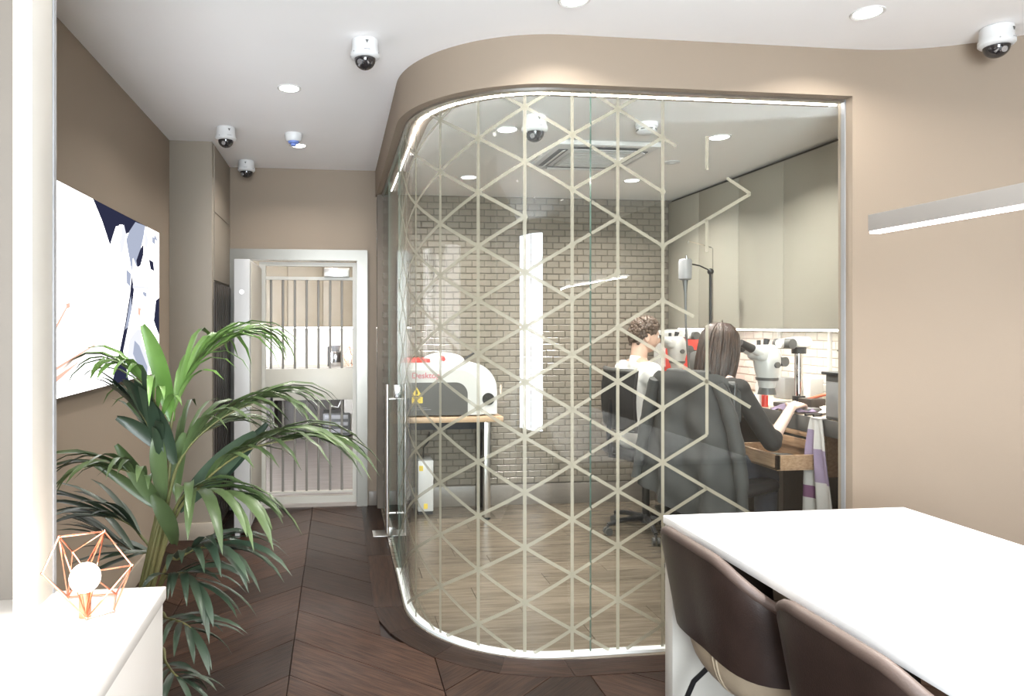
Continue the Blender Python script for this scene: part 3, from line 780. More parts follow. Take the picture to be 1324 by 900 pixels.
tvp([(335, 195), (372, 205), (366, 250), (340, 365), (326, 330), (322, 388), (300, 262), (312, 230)], 2, 2)
tvp([(366, 275), (352, 300), (338, 340), (342, 366), (354, 358), (364, 320)], 1, 3)
tvp([(322, 392), (330, 450), (322, 520), (304, 610), (290, 680), (310, 800), (246, 815), (262, 740), (278, 670), (296, 580), (314, 470)], 1, 1)
tvp([(318, 470), (322, 520), (306, 590), (296, 600)], 2, 2)
tvp([(300, 370), (318, 390), (316, 440), (302, 425)], 2, 3)
tvp([(412, 490), (430, 480), (430, 620), (418, 606), (404, 566)], 1, 1)
tvp([(385, 335), (402, 345), (406, 380), (392, 372)], 1, 2); tvp([(398, 250), (410, 256), (408, 280), (398, 272)], 2, 2); tvp([(410, 245), (418, 262), (414, 268), (404, 250)], 2, 2)
tvp([(362, 455), (378, 462), (376, 478), (364, 470)], 2, 2); tvp([(345, 515), (356, 520), (352, 550), (344, 540)], 4, 2); tvp([(325, 432), (386, 440), (384, 446), (326, 444)], 3, 2)
tvp([(372, 225), (384, 260), (380, 300), (368, 280)], 3, 2)
tvp([(312, 640), (340, 600), (376, 600), (392, 700), (384, 790), (330, 785), (300, 740)], 3, 1)
tvp([(332, 640), (350, 660), (380, 740), (378, 770), (345, 735), (326, 690)], 2, 2); tvp([(355, 612), (376, 640), (378, 690), (362, 660)], 0, 2)
tvp([(30, 750), (184, 655), (186, 663), (100, 730), (30, 790)], 5, 1); tvp([(30, 745), (184, 653), (184, 657), (30, 757)], 4, 2); tvp([(30, 782), (140, 706), (120, 724), (30, 805)], 4, 2)
tvp([(74, 502), (88, 498), (90, 516), (78, 520)], 4, 2); tvp([(76, 512), (80, 516), (36, 602), (32, 590)], 4, 2); tvp([(116, 200), (119, 200), (84, 470), (80, 470)], 5, 1); tvp([(28, 140), (31, 140), (46, 300), (43, 300)], 5, 1)
tvp([(270, 240), (292, 205), (300, 240), (290, 300), (276, 320), (276, 280)], 3, 2); tvp([(274, 205), (284, 205), (280, 260), (268, 270)], 0, 4)
scr.mi = 0
part('screen_picture', scr, ['tv_white', 'tv_navy', 'tv_grey', 'tv_mid', 'tv_pink', 'tv_rose'], tv, 0)

# ------------------------------------------------------------------ counter, display unit and wire lamp at the left
ct = thing('display_counter', 'white stone counter in the left foreground under the wire lamp', 'counter', (-.74, .85, 0))
b = MB(); b.bx(-.37, .38, -.9, .645, .872, .90, .003); part('worktop', b, 'counter_white', ct)
b = MB(); b.bx(-.36, .374, -.89, .640, .06, .872, .002); part('carcass', b, 'counter_white', ct)
b = MB(); b.bx(-.33, .345, -.87, .60, 0, .06); part('plinth', b, 'dark_grey', ct)
du = thing('display_unit', 'tall lit display unit standing on the white counter at the left edge', 'display unit', (-.582, 1.385, .90))
b = MB(); b.bx(-.022, 0, .0, .105, 0, 1.79, .0015); part('side_panel', b, 'panel_cream', du)
b = MB(); b.bx(-.0325, -.023, -.004, .012, 0, 1.79); part('led_strip', b, 'led_panel', du)
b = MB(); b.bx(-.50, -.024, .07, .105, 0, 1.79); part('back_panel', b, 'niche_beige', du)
b = MB(); b.bx(-.003, .003, .094, .1065, 0, 1.79); part('edge_trim', b, 'mid_grey', du)
LY = 1.355
lp = thing('wire_lamp', 'copper wire polyhedron lamp with a glowing round bulb on the counter', 'lamp', (-.50, LY, .90))
def cpt(x, y, dy): p = onY(x, y, LY+dy); return Vector((p.x+.50, dy, max(p.z-.90, .003)))
def cbt(x, y): p = onZ(x, y, .9025); return Vector((p.x+.50, p.y-LY, .0025))
V_ = {'a': cpt(76, 694, -.02), 'b': cpt(135, 687, .03), 'c': cpt(171, 731, .0), 'd': cbt(147, 790), 'e': cbt(88, 772), 'f': cbt(112, 800),
      'g': cpt(54, 742, -.03), 'h': cpt(112, 740, .06), 'i': cbt(150, 768), 'k': cpt(94, 714, .05)}
b = MB()
for q in ('ab', 'bc', 'cd', 'df', 'fg', 'ga', 'af', 'bf', 'cf', 'be', 'ae', 'ge', 'hi', 'ic', 'id', 'bh', 'ch', 'ak', 'bk', 'kh', 'ke', 'ei'):
    b.cyl(V_[q[0]], V_[q[1]], .0016, n=7)
for v in V_.values(): b.ball(v, .003, n=8, m=6)
part('wire_frame', b, 'copper', lp)
bc = cpt(110, 747, .0)
b = MB(); b.ball((bc.x, 0, max(.034, bc.z)), .0275, n=24, m=16); bl = part('bulb', b, 'bulb', lp)
b = MB(); b.cyl((bc.x, 0, .0), (bc.x, 0, max(.034, bc.z)-.024), .011); part('socket', b, 'copper', lp)
pl = bpy.data.lights.new('bulb_light', 'POINT'); pl.energy = 1.0; pl.color = (1, .74, .58); pl.shadow_soft_size = .04
plo = bpy.data.objects.new('bulb_light', pl); COL.objects.link(plo); plo.location = (-.50+bc.x, LY-.045, .99)

# ------------------------------------------------------------------ white table
tb = thing('meeting_table', 'white slab table on end panels in the right foreground', 'table', (1.68, 1.2, 0))
TX = .488
b = MB(); b.bx(-TX, TX, -1.15, 1.2, .722, .75, .002); part('tabletop', b, 'table_white', tb)
b = MB(); b.bx(-TX+.004, TX-.004, 1.135, 1.192, 0, .722, .002); part('end_panel', b, 'panel_cream', tb)
b = MB(); b.bx(-TX+.004, TX-.004, -1.142, -1.085, 0, .722, .002); part('end_panel', b, 'panel_cream', tb)
b = MB(); b.bx(-.05, .05, -1.085, 1.135, .62, .722, .002); part('stretcher', b, 'panel_cream', tb)

# ------------------------------------------------------------------ tub chairs
def tub_chair(label):
    r = thing('tub_chair', label, 'chair', group='brown leather tub chairs at the white table')
    def plan(t, k=1.0):              # t -1..1 round the back; front is +x
        a = PI+t*2.15; n_ = 3.8
        c, s = math.cos(a), math.sin(a)
        rr = (abs(c)**n_+abs(s)**n_)**(-1/n_)
        return c*rr*.285*k, s*rr*.282*k
    def top(t): a = min(1, abs(t)); q = min(1, max(0, (a-.20)/.40)); return .760-.125*(q*q*(3-2*q))-.03*a*a
    def back(u, v):
        t = -1+2*u; x, y = plan(t, 1+.04*v-.02); lo = .440+.02*abs(t)**2; z = lo+(top(t)-lo)*v
        return (x+.055*(1-v)*(1-abs(t)*.7), y, z)
    b = MB(); b.shell(lambda u, v: back(1-u, v), 40, 10, -.0001)
    b = MB()
    NU = 44; prof = []
    for i in range(NU+1):            # closed section swept round the back: outer skin, rolled rim, inner skin
        t = -1+2*i/NU; sec = []
        for v in (0, .25, .5, .75, .93): p = Vector(back(i/NU, v)); sec.append(p)
        p1 = Vector(back(i/NU, 1)); x, y = plan(t); nin = Vector((-x, -y, 0)).normalized(); th = .034
        sec += [p1+nin*.004+Vector((0, 0, .004)), p1+nin*(th*.5)+Vector((0, 0, .008)), p1+nin*(th*.9)+Vector((0, 0, .002))]
        for v in (.93, .75, .5, .25, 0): sec.append(Vector(back(i/NU, v))+nin*th)
        prof.append(sec)
    k = len(prof[0]); vs = [p for s_ in prof for p in s_]
    for i in range(NU):
        pass
    fs = [(i*k+j, (i+1)*k+j, (i+1)*k+(j+1) % k, i*k+(j+1) % k) for i in range(NU) for j in range(k)]
    fs += [list(range(k)), [NU*k+j for j in range(k)][::-1]]
    b.add(vs, fs); part('backrest', b, 'leather_brown', r, 50)
    b = MB(); b.tube([tuple(Vector(prof[i][6])+Vector((0, 0, .001))) for i in range(NU+1)], .017, 10); part('rim', b, 'leather_edge', r, 60, 'lighter brown rolled rim')
    # beige outer bowl under the brown
    b = MB()
    def bowl(u, v):
        t = -PI+2*PI*u; n_ = 2.5; c, s = math.cos(t), math.sin(t); rr = (abs(c)**n_+abs(s)**n_)**(-1/n_)
        q = math.cos(v*PI/2)**.62 if v < 1 else 0.0
        kx = .36+.64*q
        lo = .475; z = lo-.175*math.sin(v*PI/2)
        return (c*rr*.256*kx+.032, s*rr*.273*kx, z)
    b.grid(bowl, 44, 10)
    cap = [bowl(i/44, 1) for i in range(44)]; b.add(cap, [list(range(44))])
    sh = part('seat_shell', b, 'leather_beige', r, 60, 'beige upholstered outer bowl')
    b = MB(); b.tube([tuple(Vector(bowl(.035, v/10))*1.004) for v in range(0, 11)], .0035, 6); b.tube([tuple(Vector(bowl(.025, v/10))*1.004) for v in range(0, 11)], .0035, 6)
    part('seam', b, 'leather_beige', sh, 60)
    b = MB(); b.box((.02, 0, .475), (.40, .38, .06), bev=.025, seg=4); part('seat', b, 'leather_beige', r, 60)
    for sx in (-1, 1):
        for sy in (-1, 1):
            b = MB(); b.tube([(.13*sx, .13*sy, .315), (.17*sx, .16*sy, .25), (.235*sx, .225*sy, .0)], .0085, 10); part('leg', b, 'black_metal', r, 60)
    b = MB(); b.lathe([(.09, .315), (.09, .298), (.03, .292)], n=24); part('swivel_plate', b, 'chrome', r)
    return r
c1 = tub_chair('brown leather tub chair with beige bowl, at the far corner of the white table')
c1.location = (1.362, 2.02, 0)
c2 = copy_tree(c1, 'brown leather tub chair nearest the camera, cut by the lower edge of the photo'); c2.location = (1.362, 1.40, 0)

# ------------------------------------------------------------------ potted palm
PY = 2.30
palm = thing('potted_palm', 'tall green feathery palm behind the white counter', 'plant', (-.70, PY, 0))
b = MB(); b.lathe([(.085, 0), (.10, .02), (.115, .27), (.122, .275), (.122, .29), (.108, .29), (.106, .25), (0.0, .25)], n=30); part('pot', b, 'pot', palm)
b = MB(); b.lathe([(.106, .255), (.05, .268), (0, .27)], n=20); part('soil', b, 'soil', palm)
PB = Vector((-.70, PY, 0))
def bez(p, t):
    q = list(p)
    while len(q) > 1: q = [q[i]*(1-t)+q[i+1]*t for i in range(len(q)-1)]
    return q[0]
def leaflet(base, d, length, width, droop, m_, parent, curl=0.0):
    n_ = 6; d = d.normalized(); side = d.cross(Vector((0, 0, 1)))
    side = side.normalized() if side.length > 1e-3 else Vector((1, 0, 0))
    side = (side+Vector((0, 0, curl))).normalized()
    vs = []; p = base.copy(); dd = d.copy()
    for i in range(n_+1):
        t = i/n_; wd = width*(math.sin(PI*min(1, t*.92+.08))**.75)*(1 if i < n_ else .05)
        up = side.cross(dd).normalized()
        vs += [p-side*wd*.5+up*wd*.10, p-up*wd*.06, p+side*wd*.5+up*wd*.10]
        p = p+dd*(length/n_); dd = (dd+Vector((0, 0, -droop/n_*(0.5+1.6*t)))).normalized()
    fs = []
    for i in range(n_): a = 3*i; fs += [(a, a+1, a+4, a+3), (a+1, a+2, a+5, a+4)]
    mb = MB(); mb.add([q for q in vs], fs)
    return part('leaflet', mb, m_, parent, 180)
def frond(pts, nl, length, width, droop, m_, t0=.3, lean=.55, jit=.12, spread=1.0, both=True):
    # pts: photo points with a depth offset from the pot, giving a 3-D rachis
    P_ = [onY(x, y, PY+dy)-PB for x, y, dy in pts]
    P_ = [Vector((random.uniform(-.03, .03), random.uniform(-.03, .03), .26))]+P_
    def at(t):
        # Catmull-like: polyline through the points, smoothed
        k = len(P_)-1; f = t*k; i = min(int(f), k-1); u = f-i
        p0, p1, p2, p3 = P_[max(i-1, 0)], P_[i], P_[i+1], P_[min(i+2, k)]
        return 0.5*((2*p1)+(p2-p0)*u+(2*p0-5*p1+4*p2-p3)*u*u+(3*p1-3*p2+p3-p0)*u**3)
    path = [at(i/24) for i in range(25)]
    b = MB(); b.tube(path, [.0075*(1-.8*i/24) for i in range(25)], 7)
    fr = part('frond', b, 'stem', palm, 60)
    for i in range(nl):
        t = t0+(1-t0)*(i+.5)/nl
        p = at(t); tg = (at(min(1, t+.03))-at(max(0, t-.03))).normalized()
        sd = tg.cross(Vector((0, 0, 1))); sd = sd.normalized() if sd.length > .15 else Vector((.3, -1, 0)).normalized()
        q = (t-t0)/(1-t0)
        L = length*(.55+.9*math.sin(PI*(.15+.75*q)))*.8
        for s_ in ((-1, 1) if both else (1,)):
            d = tg*(lean+.5*q)+sd*s_*spread*(1-.35*q)+Vector((0, 0, .25))+Vector([random.uniform(-jit, jit) for _ in range(3)])
            leaflet(p, d, L*random.uniform(.85, 1.15), width*random.uniform(.8, 1.15), droop*random.uniform(.8, 1.25), m_, fr, random.uniform(-.3, .3))
    return fr
# upright young blade at the top
def blade(pts, width, m_, dy=0.0):
    P_ = [onY(x, y, PY+d)-PB for x, y, d in pts]; n_ = 10; vs = []
    for i in range(n_+1):
        t = i/n_; p = bez(P_, t); tg = (bez(P_, min(1, t+.02))-bez(P_, max(0, t-.02))).normalized()
        sd = tg.cross(Vector((.25, 1, 0))).normalized(); wd = width*max(.02, math.sin(PI*(.06+.9*t))**.6)
        vs += [p-sd*wd*.5, p+Vector((0, .012, 0)), p+sd*wd*.5]
    fs = []
    for i in range(n_): a = 3*i; fs += [(a, a+1, a+4, a+3), (a+1, a+2, a+5, a+4)]
    mb = MB(); mb.add(vs, fs); return part('young_leaf', mb, m_, palm, 180)
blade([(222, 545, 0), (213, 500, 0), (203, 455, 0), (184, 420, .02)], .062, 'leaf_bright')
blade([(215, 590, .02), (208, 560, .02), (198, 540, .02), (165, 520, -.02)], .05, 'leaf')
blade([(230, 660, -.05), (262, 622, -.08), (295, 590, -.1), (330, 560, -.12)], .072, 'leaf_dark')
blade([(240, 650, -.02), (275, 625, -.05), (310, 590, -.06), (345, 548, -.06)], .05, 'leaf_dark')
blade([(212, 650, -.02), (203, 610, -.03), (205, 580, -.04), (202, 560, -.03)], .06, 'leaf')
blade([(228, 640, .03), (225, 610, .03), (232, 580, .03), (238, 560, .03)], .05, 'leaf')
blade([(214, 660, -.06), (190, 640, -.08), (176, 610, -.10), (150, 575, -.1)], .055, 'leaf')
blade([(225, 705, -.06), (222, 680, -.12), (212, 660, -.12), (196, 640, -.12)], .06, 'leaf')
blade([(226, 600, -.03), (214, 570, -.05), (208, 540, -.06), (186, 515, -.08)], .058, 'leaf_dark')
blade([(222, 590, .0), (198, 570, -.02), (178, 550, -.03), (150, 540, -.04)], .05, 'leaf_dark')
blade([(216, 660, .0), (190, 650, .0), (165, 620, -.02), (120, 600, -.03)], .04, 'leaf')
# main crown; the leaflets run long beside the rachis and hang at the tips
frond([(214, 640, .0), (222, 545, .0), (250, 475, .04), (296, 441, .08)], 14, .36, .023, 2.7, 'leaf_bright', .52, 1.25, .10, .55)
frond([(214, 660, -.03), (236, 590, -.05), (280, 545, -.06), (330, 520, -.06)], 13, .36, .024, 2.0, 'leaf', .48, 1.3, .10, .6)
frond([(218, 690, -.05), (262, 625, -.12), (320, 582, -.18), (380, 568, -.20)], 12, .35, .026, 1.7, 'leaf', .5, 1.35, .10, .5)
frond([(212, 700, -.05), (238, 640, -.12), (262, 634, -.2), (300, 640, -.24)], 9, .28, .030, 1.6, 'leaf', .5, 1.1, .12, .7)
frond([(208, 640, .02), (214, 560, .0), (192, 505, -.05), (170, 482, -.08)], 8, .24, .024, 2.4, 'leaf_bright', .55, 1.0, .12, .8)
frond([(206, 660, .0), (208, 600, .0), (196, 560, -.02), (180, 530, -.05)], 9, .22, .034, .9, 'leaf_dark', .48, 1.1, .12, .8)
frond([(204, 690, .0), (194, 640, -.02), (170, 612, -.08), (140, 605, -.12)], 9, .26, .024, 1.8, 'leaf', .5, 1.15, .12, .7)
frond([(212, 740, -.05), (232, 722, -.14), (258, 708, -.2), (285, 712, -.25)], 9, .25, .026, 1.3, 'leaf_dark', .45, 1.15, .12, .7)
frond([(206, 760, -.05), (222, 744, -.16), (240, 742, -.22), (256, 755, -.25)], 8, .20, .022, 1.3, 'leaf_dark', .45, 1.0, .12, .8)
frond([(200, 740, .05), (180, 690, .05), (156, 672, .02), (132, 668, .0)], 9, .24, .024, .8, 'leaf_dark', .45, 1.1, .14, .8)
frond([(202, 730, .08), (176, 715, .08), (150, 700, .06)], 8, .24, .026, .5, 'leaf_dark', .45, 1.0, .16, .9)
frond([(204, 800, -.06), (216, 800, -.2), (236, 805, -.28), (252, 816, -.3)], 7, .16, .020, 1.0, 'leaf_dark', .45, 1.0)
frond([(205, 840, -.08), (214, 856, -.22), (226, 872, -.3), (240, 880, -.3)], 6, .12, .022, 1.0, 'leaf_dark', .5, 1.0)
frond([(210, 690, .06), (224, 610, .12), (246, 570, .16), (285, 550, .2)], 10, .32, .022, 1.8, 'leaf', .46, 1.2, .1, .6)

# ------------------------------------------------------------------ engraving machine on its wooden table
dk = thing('machine_table', 'light wood topped table with metal legs under the white machine', 'table', (.82, 5.1, 0))
b = MB(); b.bx(-.42, .40, -.14, .24, .735, .775, .004); part('tabletop', b, 'wood_light', dk)
for x, y_, m_ in ((.285, -.09, 'steel'), (-.31, -.09, 'black_metal'), (.285, .18, 'black_metal'), (-.31, .18, 'black_metal')):
    b = MB(); b.bx(x-.024, x+.024, y_-.024, y_+.024, .02, .735, .004); lg = part('leg', b, m_, dk)
    b = MB(); b.cyl((x, y_, .003), (x, y_, .02), .026); part('foot', b, 'black_plastic', lg)
b = MB(); b.bx(-.33, .31, -.10, -.07, .68, .735); b.bx(-.33, .31, .17, .2, .68, .735); part('apron', b, 'black_metal', dk)
em = thing('engraving_machine', 'white rounded desktop engraving machine with a grey window and red markings', 'machine', (.80, 5.14, .775))
def rprof(x0, x1, z0, z1, rl, rr, n_=10):
    p = [(x0, z0), (x1, z0), (x1, z1-rr)]
    p += [(x1-rr+rr*math.cos(a*PI/2/n_), z1-rr+rr*math.sin(a*PI/2/n_)) for a in range(1, n_+1)]
    p += [(x0+rl-rl*math.sin(a*PI/2/n_), z1-rl+rl*math.cos(a*PI/2/n_)) for a in range(0, n_+1)]
    return p
b = MB(); b.prism(rprof(-.36, .385, .012, .40, .05, .21), -.12, .21, lambda u, v, a: Vector((u, a, v))); bd = part('body', b, 'white_plastic', em, 30)
b = MB(); b.prism(rprof(-.335, .262, .012, .345, .02, .17), -.150, -.12, lambda u, v, a: Vector((u, a, v))); part('front_arch', b, 'grey_plastic', em, 30)
b = MB(); b.prism(rprof(-.325, .155, .014, .255, .01, .09), -.158, -.150, lambda u, v, a: Vector((u, a, v))); wn = part('window', b, 'machine_window', em, 30)
b = MB(); b.ball((.0, .03, .40), .17, (1.0, .8, .42)); part('top_dome', b, 'white_plastic', em, 60)
b = MB(); b.cyl((-.02, -.07, .435), (-.02, -.115, .425), .018, .016); part('stop_button', b, 'red_paint', em, 40, 'red stop button')
b = MB(); b.bx(-.34, -.12, -.11, .15, .398, .428, .004); part('red_lid', b, 'red_paint', em, 40, 'red strip on top')
b = MB(); b.cyl((.318, -.1205, .125), (.318, -.132, .125), .046, n=24); b.xf(None, (0, 0, 0)); part('vent', b, 'dark_gap', em, 40, 'round black vent')
b = MB(); b.box((.20, .0, .445), (.10, .03, .012), Matrix.Rotation(-.55, 3, 'Y'), .003); part('lid_handle', b, 'black_plastic', em)
b = MB()
b.prism([(-.262, .160), (-.188, .160), (-.225, .222)], -.1600, -.1582, lambda u, v, a: Vector((u, a, v))); b.bx(-.262, -.182, -.1600, -.1582, .105, .150)
wl = part('warning_label', b, 'yellow', wn, 0, 'yellow warning triangle and plate')
b = MB(); b.prism([(-.232, .170), (-.218, .170), (-.222, .200), (-.228, .200)], -.1610, -.1601, lambda u, v, a: Vector((u, a, v))); b.bx(-.225, -.222, -.161, -.1601, .108, .147)
for k in range(3): b.bx(-.255, -.192, -.161, -.1601, .113+k*.012, .115+k*.012)
b2 = b; 
# third level is the limit: the black marks join the window as its own sibling part
part('warning_mark', b2, 'dark_gap', wn, 0)
b = MB(); b.bx(-.262, -.12, -.1600, -.1583, .055, .058); b.bx(-.262, -.15, -.1600, -.1583, .068, .070); part('caption_line', b, 'mid_grey', wn, 0)
def lettering(txt, size, loc, rot, m_, parent, align='LEFT', name='lettering', sc=1.0):
    cu = bpy.data.curves.new(name, 'FONT'); cu.body = txt; cu.size = size; cu.extrude = .0006; cu.align_x = align; cu.align_y = 'CENTER'
    tmp = bpy.data.objects.new('tmp', cu); COL.objects.link(tmp)
    me = bpy.data.meshes.new_from_object(tmp.evaluated_get(bpy.context.evaluated_depsgraph_get())); bpy.data.objects.remove(tmp)
    me.materials.clear(); me.materials.append(M[m_])
    o = link(name, me, parent, loc); o.rotation_euler = rot; o.scale = (sc, 1, 1); return o
lettering('Desktop', .062, (-.262, -.1505, .305), (PI/2, 0, 0), 'red_ink', em, sc=.98)
lettering('L', .062, (-.322, -.1505, .305), (PI/2, 0, 0), 'mid_grey', em)
pc = thing('chiller_unit', 'slim white box unit with yellow labels on the floor under the machine table', 'machine', (.68, 5.27, .0))
b = MB(); b.bx(-.075, .045, -.1, .1, .03, .42, .006); part('body', b, 'white_plastic', pc)
b = MB(); b.bx(-.07, .04, -.09, .09, 0.004, .03); part('foot', b, 'black_plastic', pc)
b = MB(); b.bx(-.065, -.035, -.1015, -.1, .34, .38); b.bx(-.03, .0, -.1015, -.1, .05, .09); part('warning_label', b, 'yellow', pc, 0)
b = MB(); b.tube([(-.02, 0, .42), (-.02, 0, .50), (.02, .02, .54), (.03, .02, .62)], .006); part('hose', b, 'black_plastic', pc)

# ------------------------------------------------------------------ cabinets over the bench
cb = thing('overhead_cabinets', 'row of flat greige wall cabinets above the jewellers bench', 'cabinet', (2.73, 4.2, 1.428))
b = MB(); b.bx(.02, .318, -1.17, 1.20, 0, 1.045); part('carcass', b, 'cabinet_greige', cb)
b = MB(); b.bx(.03, .318, -1.17, 1.20, 1.045, 1.06); part('shadow_gap', b, 'dark_gap', cb)
ys = [-1.17, -.275, .20, .72, 1.20]
for i in range(4):
    b = MB(); b.bx(0, .018, ys[i]+.002, ys[i+1]-.002, 0, 1.035, .0015); part('door', b, 'cabinet_greige', cb)
b = MB(); b.bx(.06, .10, -1.15, 1.15, -.012, -.001); part('led_strip', b, 'lamp_white', cb)
area('under_cabinet_light', (2.83, 4.15, 1.412), (0, 0, 0), .06, 2.3, 6, (1, .95, .88))

# ------------------------------------------------------------------ bench
BZ, BX0 = .963, 2.50
bn = thing('jewellers_bench', 'long bench with a pale top and dark grey edge along the workshop wall', 'bench', (0, 4.18, 0))
b = MB(); b.bx(BX0+.012, 3.055, -1.17, 1.2, BZ-.05, BZ, .002); part('worktop', b, 'bench_top', bn)
b = MB(); b.bx(BX0, BX0+.012, -1.17, 1.2, BZ-.085, BZ, .002); part('front_edge', b, 'bench_edge', bn)
for yy in (-1.15, -.42, .30, 1.17):
    b = MB(); b.bx(BX0+.10, 3.05, yy-.02, yy+.02, .003, BZ-.05); part('support_panel', b, 'dark_brown', bn)
b = MB(); b.bx(3.02, 3.05, -1.15, 1.17, .05, BZ-.05); part('back_panel', b, 'dark_gap', bn)
du2 = thing('drawer_unit', 'wooden drawers under the near end of the bench, one tray pulled out', 'drawers', (BX0, 3.50, 0))
b = MB(); b.bx(.03, .50, -.22, .22, .66, .905); part('carcass', b, 'wood_drawer', du2)
for z0, z1, ox in ((.850, .876, 0), (.783, .835, 0)):
    b = MB(); b.bx(-.0, .03, -.21, .21, z0, z1, .003); part('drawer', b, 'wood_drawer', du2)
b = MB(); b.bx(.005, .03, -.2, .2, .835, .850); part('shadow_gap', b, 'dark_gap', du2)
b = MB(); ox = -.24
b.bx(ox, ox+.018, -.20, .20, .625, .70); b.bx(ox, .3, -.20, -.185, .63, .70); b.bx(ox, .3, .185, .20, .63, .70); b.bx(ox, .3, -.2, .2, .622, .632); b.xf(None, (0, 0, .075))
tr = part('tray', b, 'wood_drawer', du2)
b = MB(); b.box((-.08, -.05, .645), (.14, .05, .02), rotz(.5), .004); b.box((-.02, .08, .645), (.16, .04, .02), rotz(-.3), .004); b.xf(None, (0, 0, .075)); part('tray_tools', b, 'dark_grey', tr)
# towel over the bench edge
tw_ = thing('hand_towel', 'white and lilac towel hanging from the near end of the bench edge', 'towel', (BX0-.012, 3.30, .96))
def towel(u, v):
    wd = .04+.085*v**.8; yy = (u-.5)*2*wd; z = -.52*v+.006
    return (-.012-.030*v-.014*math.sin(u*14+v*2)*min(1, v*3), -.06*v+yy, z)
def towel_part(u0, u1, v0, v1, m_, nm, lb=None):
    b = MB(); b.shell(lambda u, v: towel(u0+(u1-u0)*u, v0+(v1-v0)*v), 10, 8, .006); part(nm, b, m_, tw_, 60, lb)
towel_part(0, .55, .0, .30, 'cloth_white', 'plain_panel'); towel_part(0, .55, .30, .62, 'cloth_lilac', 'lilac_panel', 'lilac printed area'); towel_part(0, .55, .62, 1, 'cloth_white', 'plain_panel')
towel_part(.55, 1, .0, .12, 'cloth_white', 'plain_panel'); towel_part(.55, 1, .12, .48, 'cloth_lilac', 'lilac_panel', 'lilac printed area'); towel_part(.55, 1, .48, .68, 'cloth_white', 'plain_panel')
towel_part(.55, 1, .68, .80, 'cloth_plum', 'plum_panel', 'plum block'); towel_part(.55, 1, .80, 1, 'cloth_white', 'plain_panel')
b = MB(); b.box((.02, 0, .005), (.07, .07, .008), bev=.003); part('fold', b, 'cloth_white', tw_)
# black box on the bench
bb = thing('extractor_box', 'dark grey upright box with a silver front trim at the near end of the bench', 'box', (2.66, 3.17, BZ))
b = MB(); b.bx(-.15, .16, -.13, .10, .006, .235, .004); part('body', b, 'dark_grey', bb)
b = MB(); b.bx(-.157, -.150, -.12, .09, .02, .20, .002); part('side_panel', b, 'mid_grey', bb)
b = MB(); b.bx(-.13, -.118, -.137, -.13, .01, .23, .002); part('trim', b, 'chrome', bb)
b = MB(); b.bx(-.17, .17, -.14, .11, .235, .25, .004); part('lid', b, 'black_plastic', bb)

# ------------------------------------------------------------------ microscopes
def microscope(label, loc, rz, s=1.0):
    # local: user looks from -x; post stands at +x
    r = thing('microscope', label, 'microscope', loc, rz, 'stereo microscopes on the bench'); r.scale = (s, s, s)
    b = MB(); b.box((.20, 0, .012), (.20, .16, .024), bev=.006); part('base', b, 'dark_grey', r)
    b = MB(); b.cyl((.20, 0, .024), (.20, 0, .36), .021, n=20); part('post', b, 'chrome', r)
    b = MB(); b.cyl((.20, 0, .028), (.20, 0, .06), .032); b.cyl((.20, 0, .29), (.20, 0, .325), .036); part('clamp', b, 'black_plastic', r)
    b = MB(); b.tube([(.26, 0, .35), (.16, 0, .352), (.06, 0, .345)], [.030, .030, .024], 14); b.box((.20, 0, .352), (.09, .075, .055), bev=.014); part('arm', b, 'white_plastic', r)
    b = MB(); b.cyl((.10, -.055, .345), (.10, .055, .345), .028); b.cyl((.055, -.05, .25), (.055, .05, .25), .026); kn = part('focus_knob', b, 'dark_grey', r)
    b = MB()
    b.lathe([(.034, .10), (.042, .12), (.050, .16), (.062, .21), (.068, .25), (.066, .285), (.05, .325), (.035, .34), (0, .342)], (-.02, 0, 0), 28); b.box((-.05, 0, .285), (.13, .10, .08), Matrix.Rotation(.35, 3, 'Y'), .022)
    part('head', b, 'grey_plastic', r, 50)
    b = MB(); b.cyl((-.02, 0, .075), (-.02, 0, .112), .046, .038, 24); part('objective', b, 'dark_grey', r)
    b = MB(); b.lathe([(.0525, .150), (.0545, .150), (.0575, .166), (.0555, .166)], (-.02, 0, 0), 28); b.cyl((-.02, -.075, .235), (-.02, .075, .235), .016); part('zoom_ring', b, 'dark_grey', r)
    for sy in (-1, 1):
        b = MB(); b.cyl((-.09, .031*sy, .295), (-.16, .031*sy, .325), .021); ey = part('eyepiece_tube', b, 'grey_plastic', r)
        b = MB(); b.cyl((-.15, .031*sy, .321), (-.225, .031*sy, .353), .0235, .0185); part('eyecup', b, 'black_plastic', ey)
    b = MB(); b.cyl((-.03, 0, .335), (-.02, 0, .37), .012, .016); b.cyl((-.075, 0, .34), (-.075, 0, .365), .010); part('top_knob', b, 'black_plastic', r)
    return r
m1 = microscope('white stereo microscope on a chrome post in front of the woman', (2.53, 3.76, BZ), .20, 1.10)
m2 = copy_tree(m1, 'white stereo microscope at the eyes of the man in the white t-shirt'); m2.scale = (1, 1, 1); m2.location = (2.42, 4.62, BZ+.07); m2.rotation_euler = (0, 0, .05)
b = MB(); b.bx(2.42, 2.86, 4.50, 4.76, BZ, BZ+.07, .004); solo('scope_riser', b, 'dark_grey', 'dark riser block under the farther microscope', 'stand')
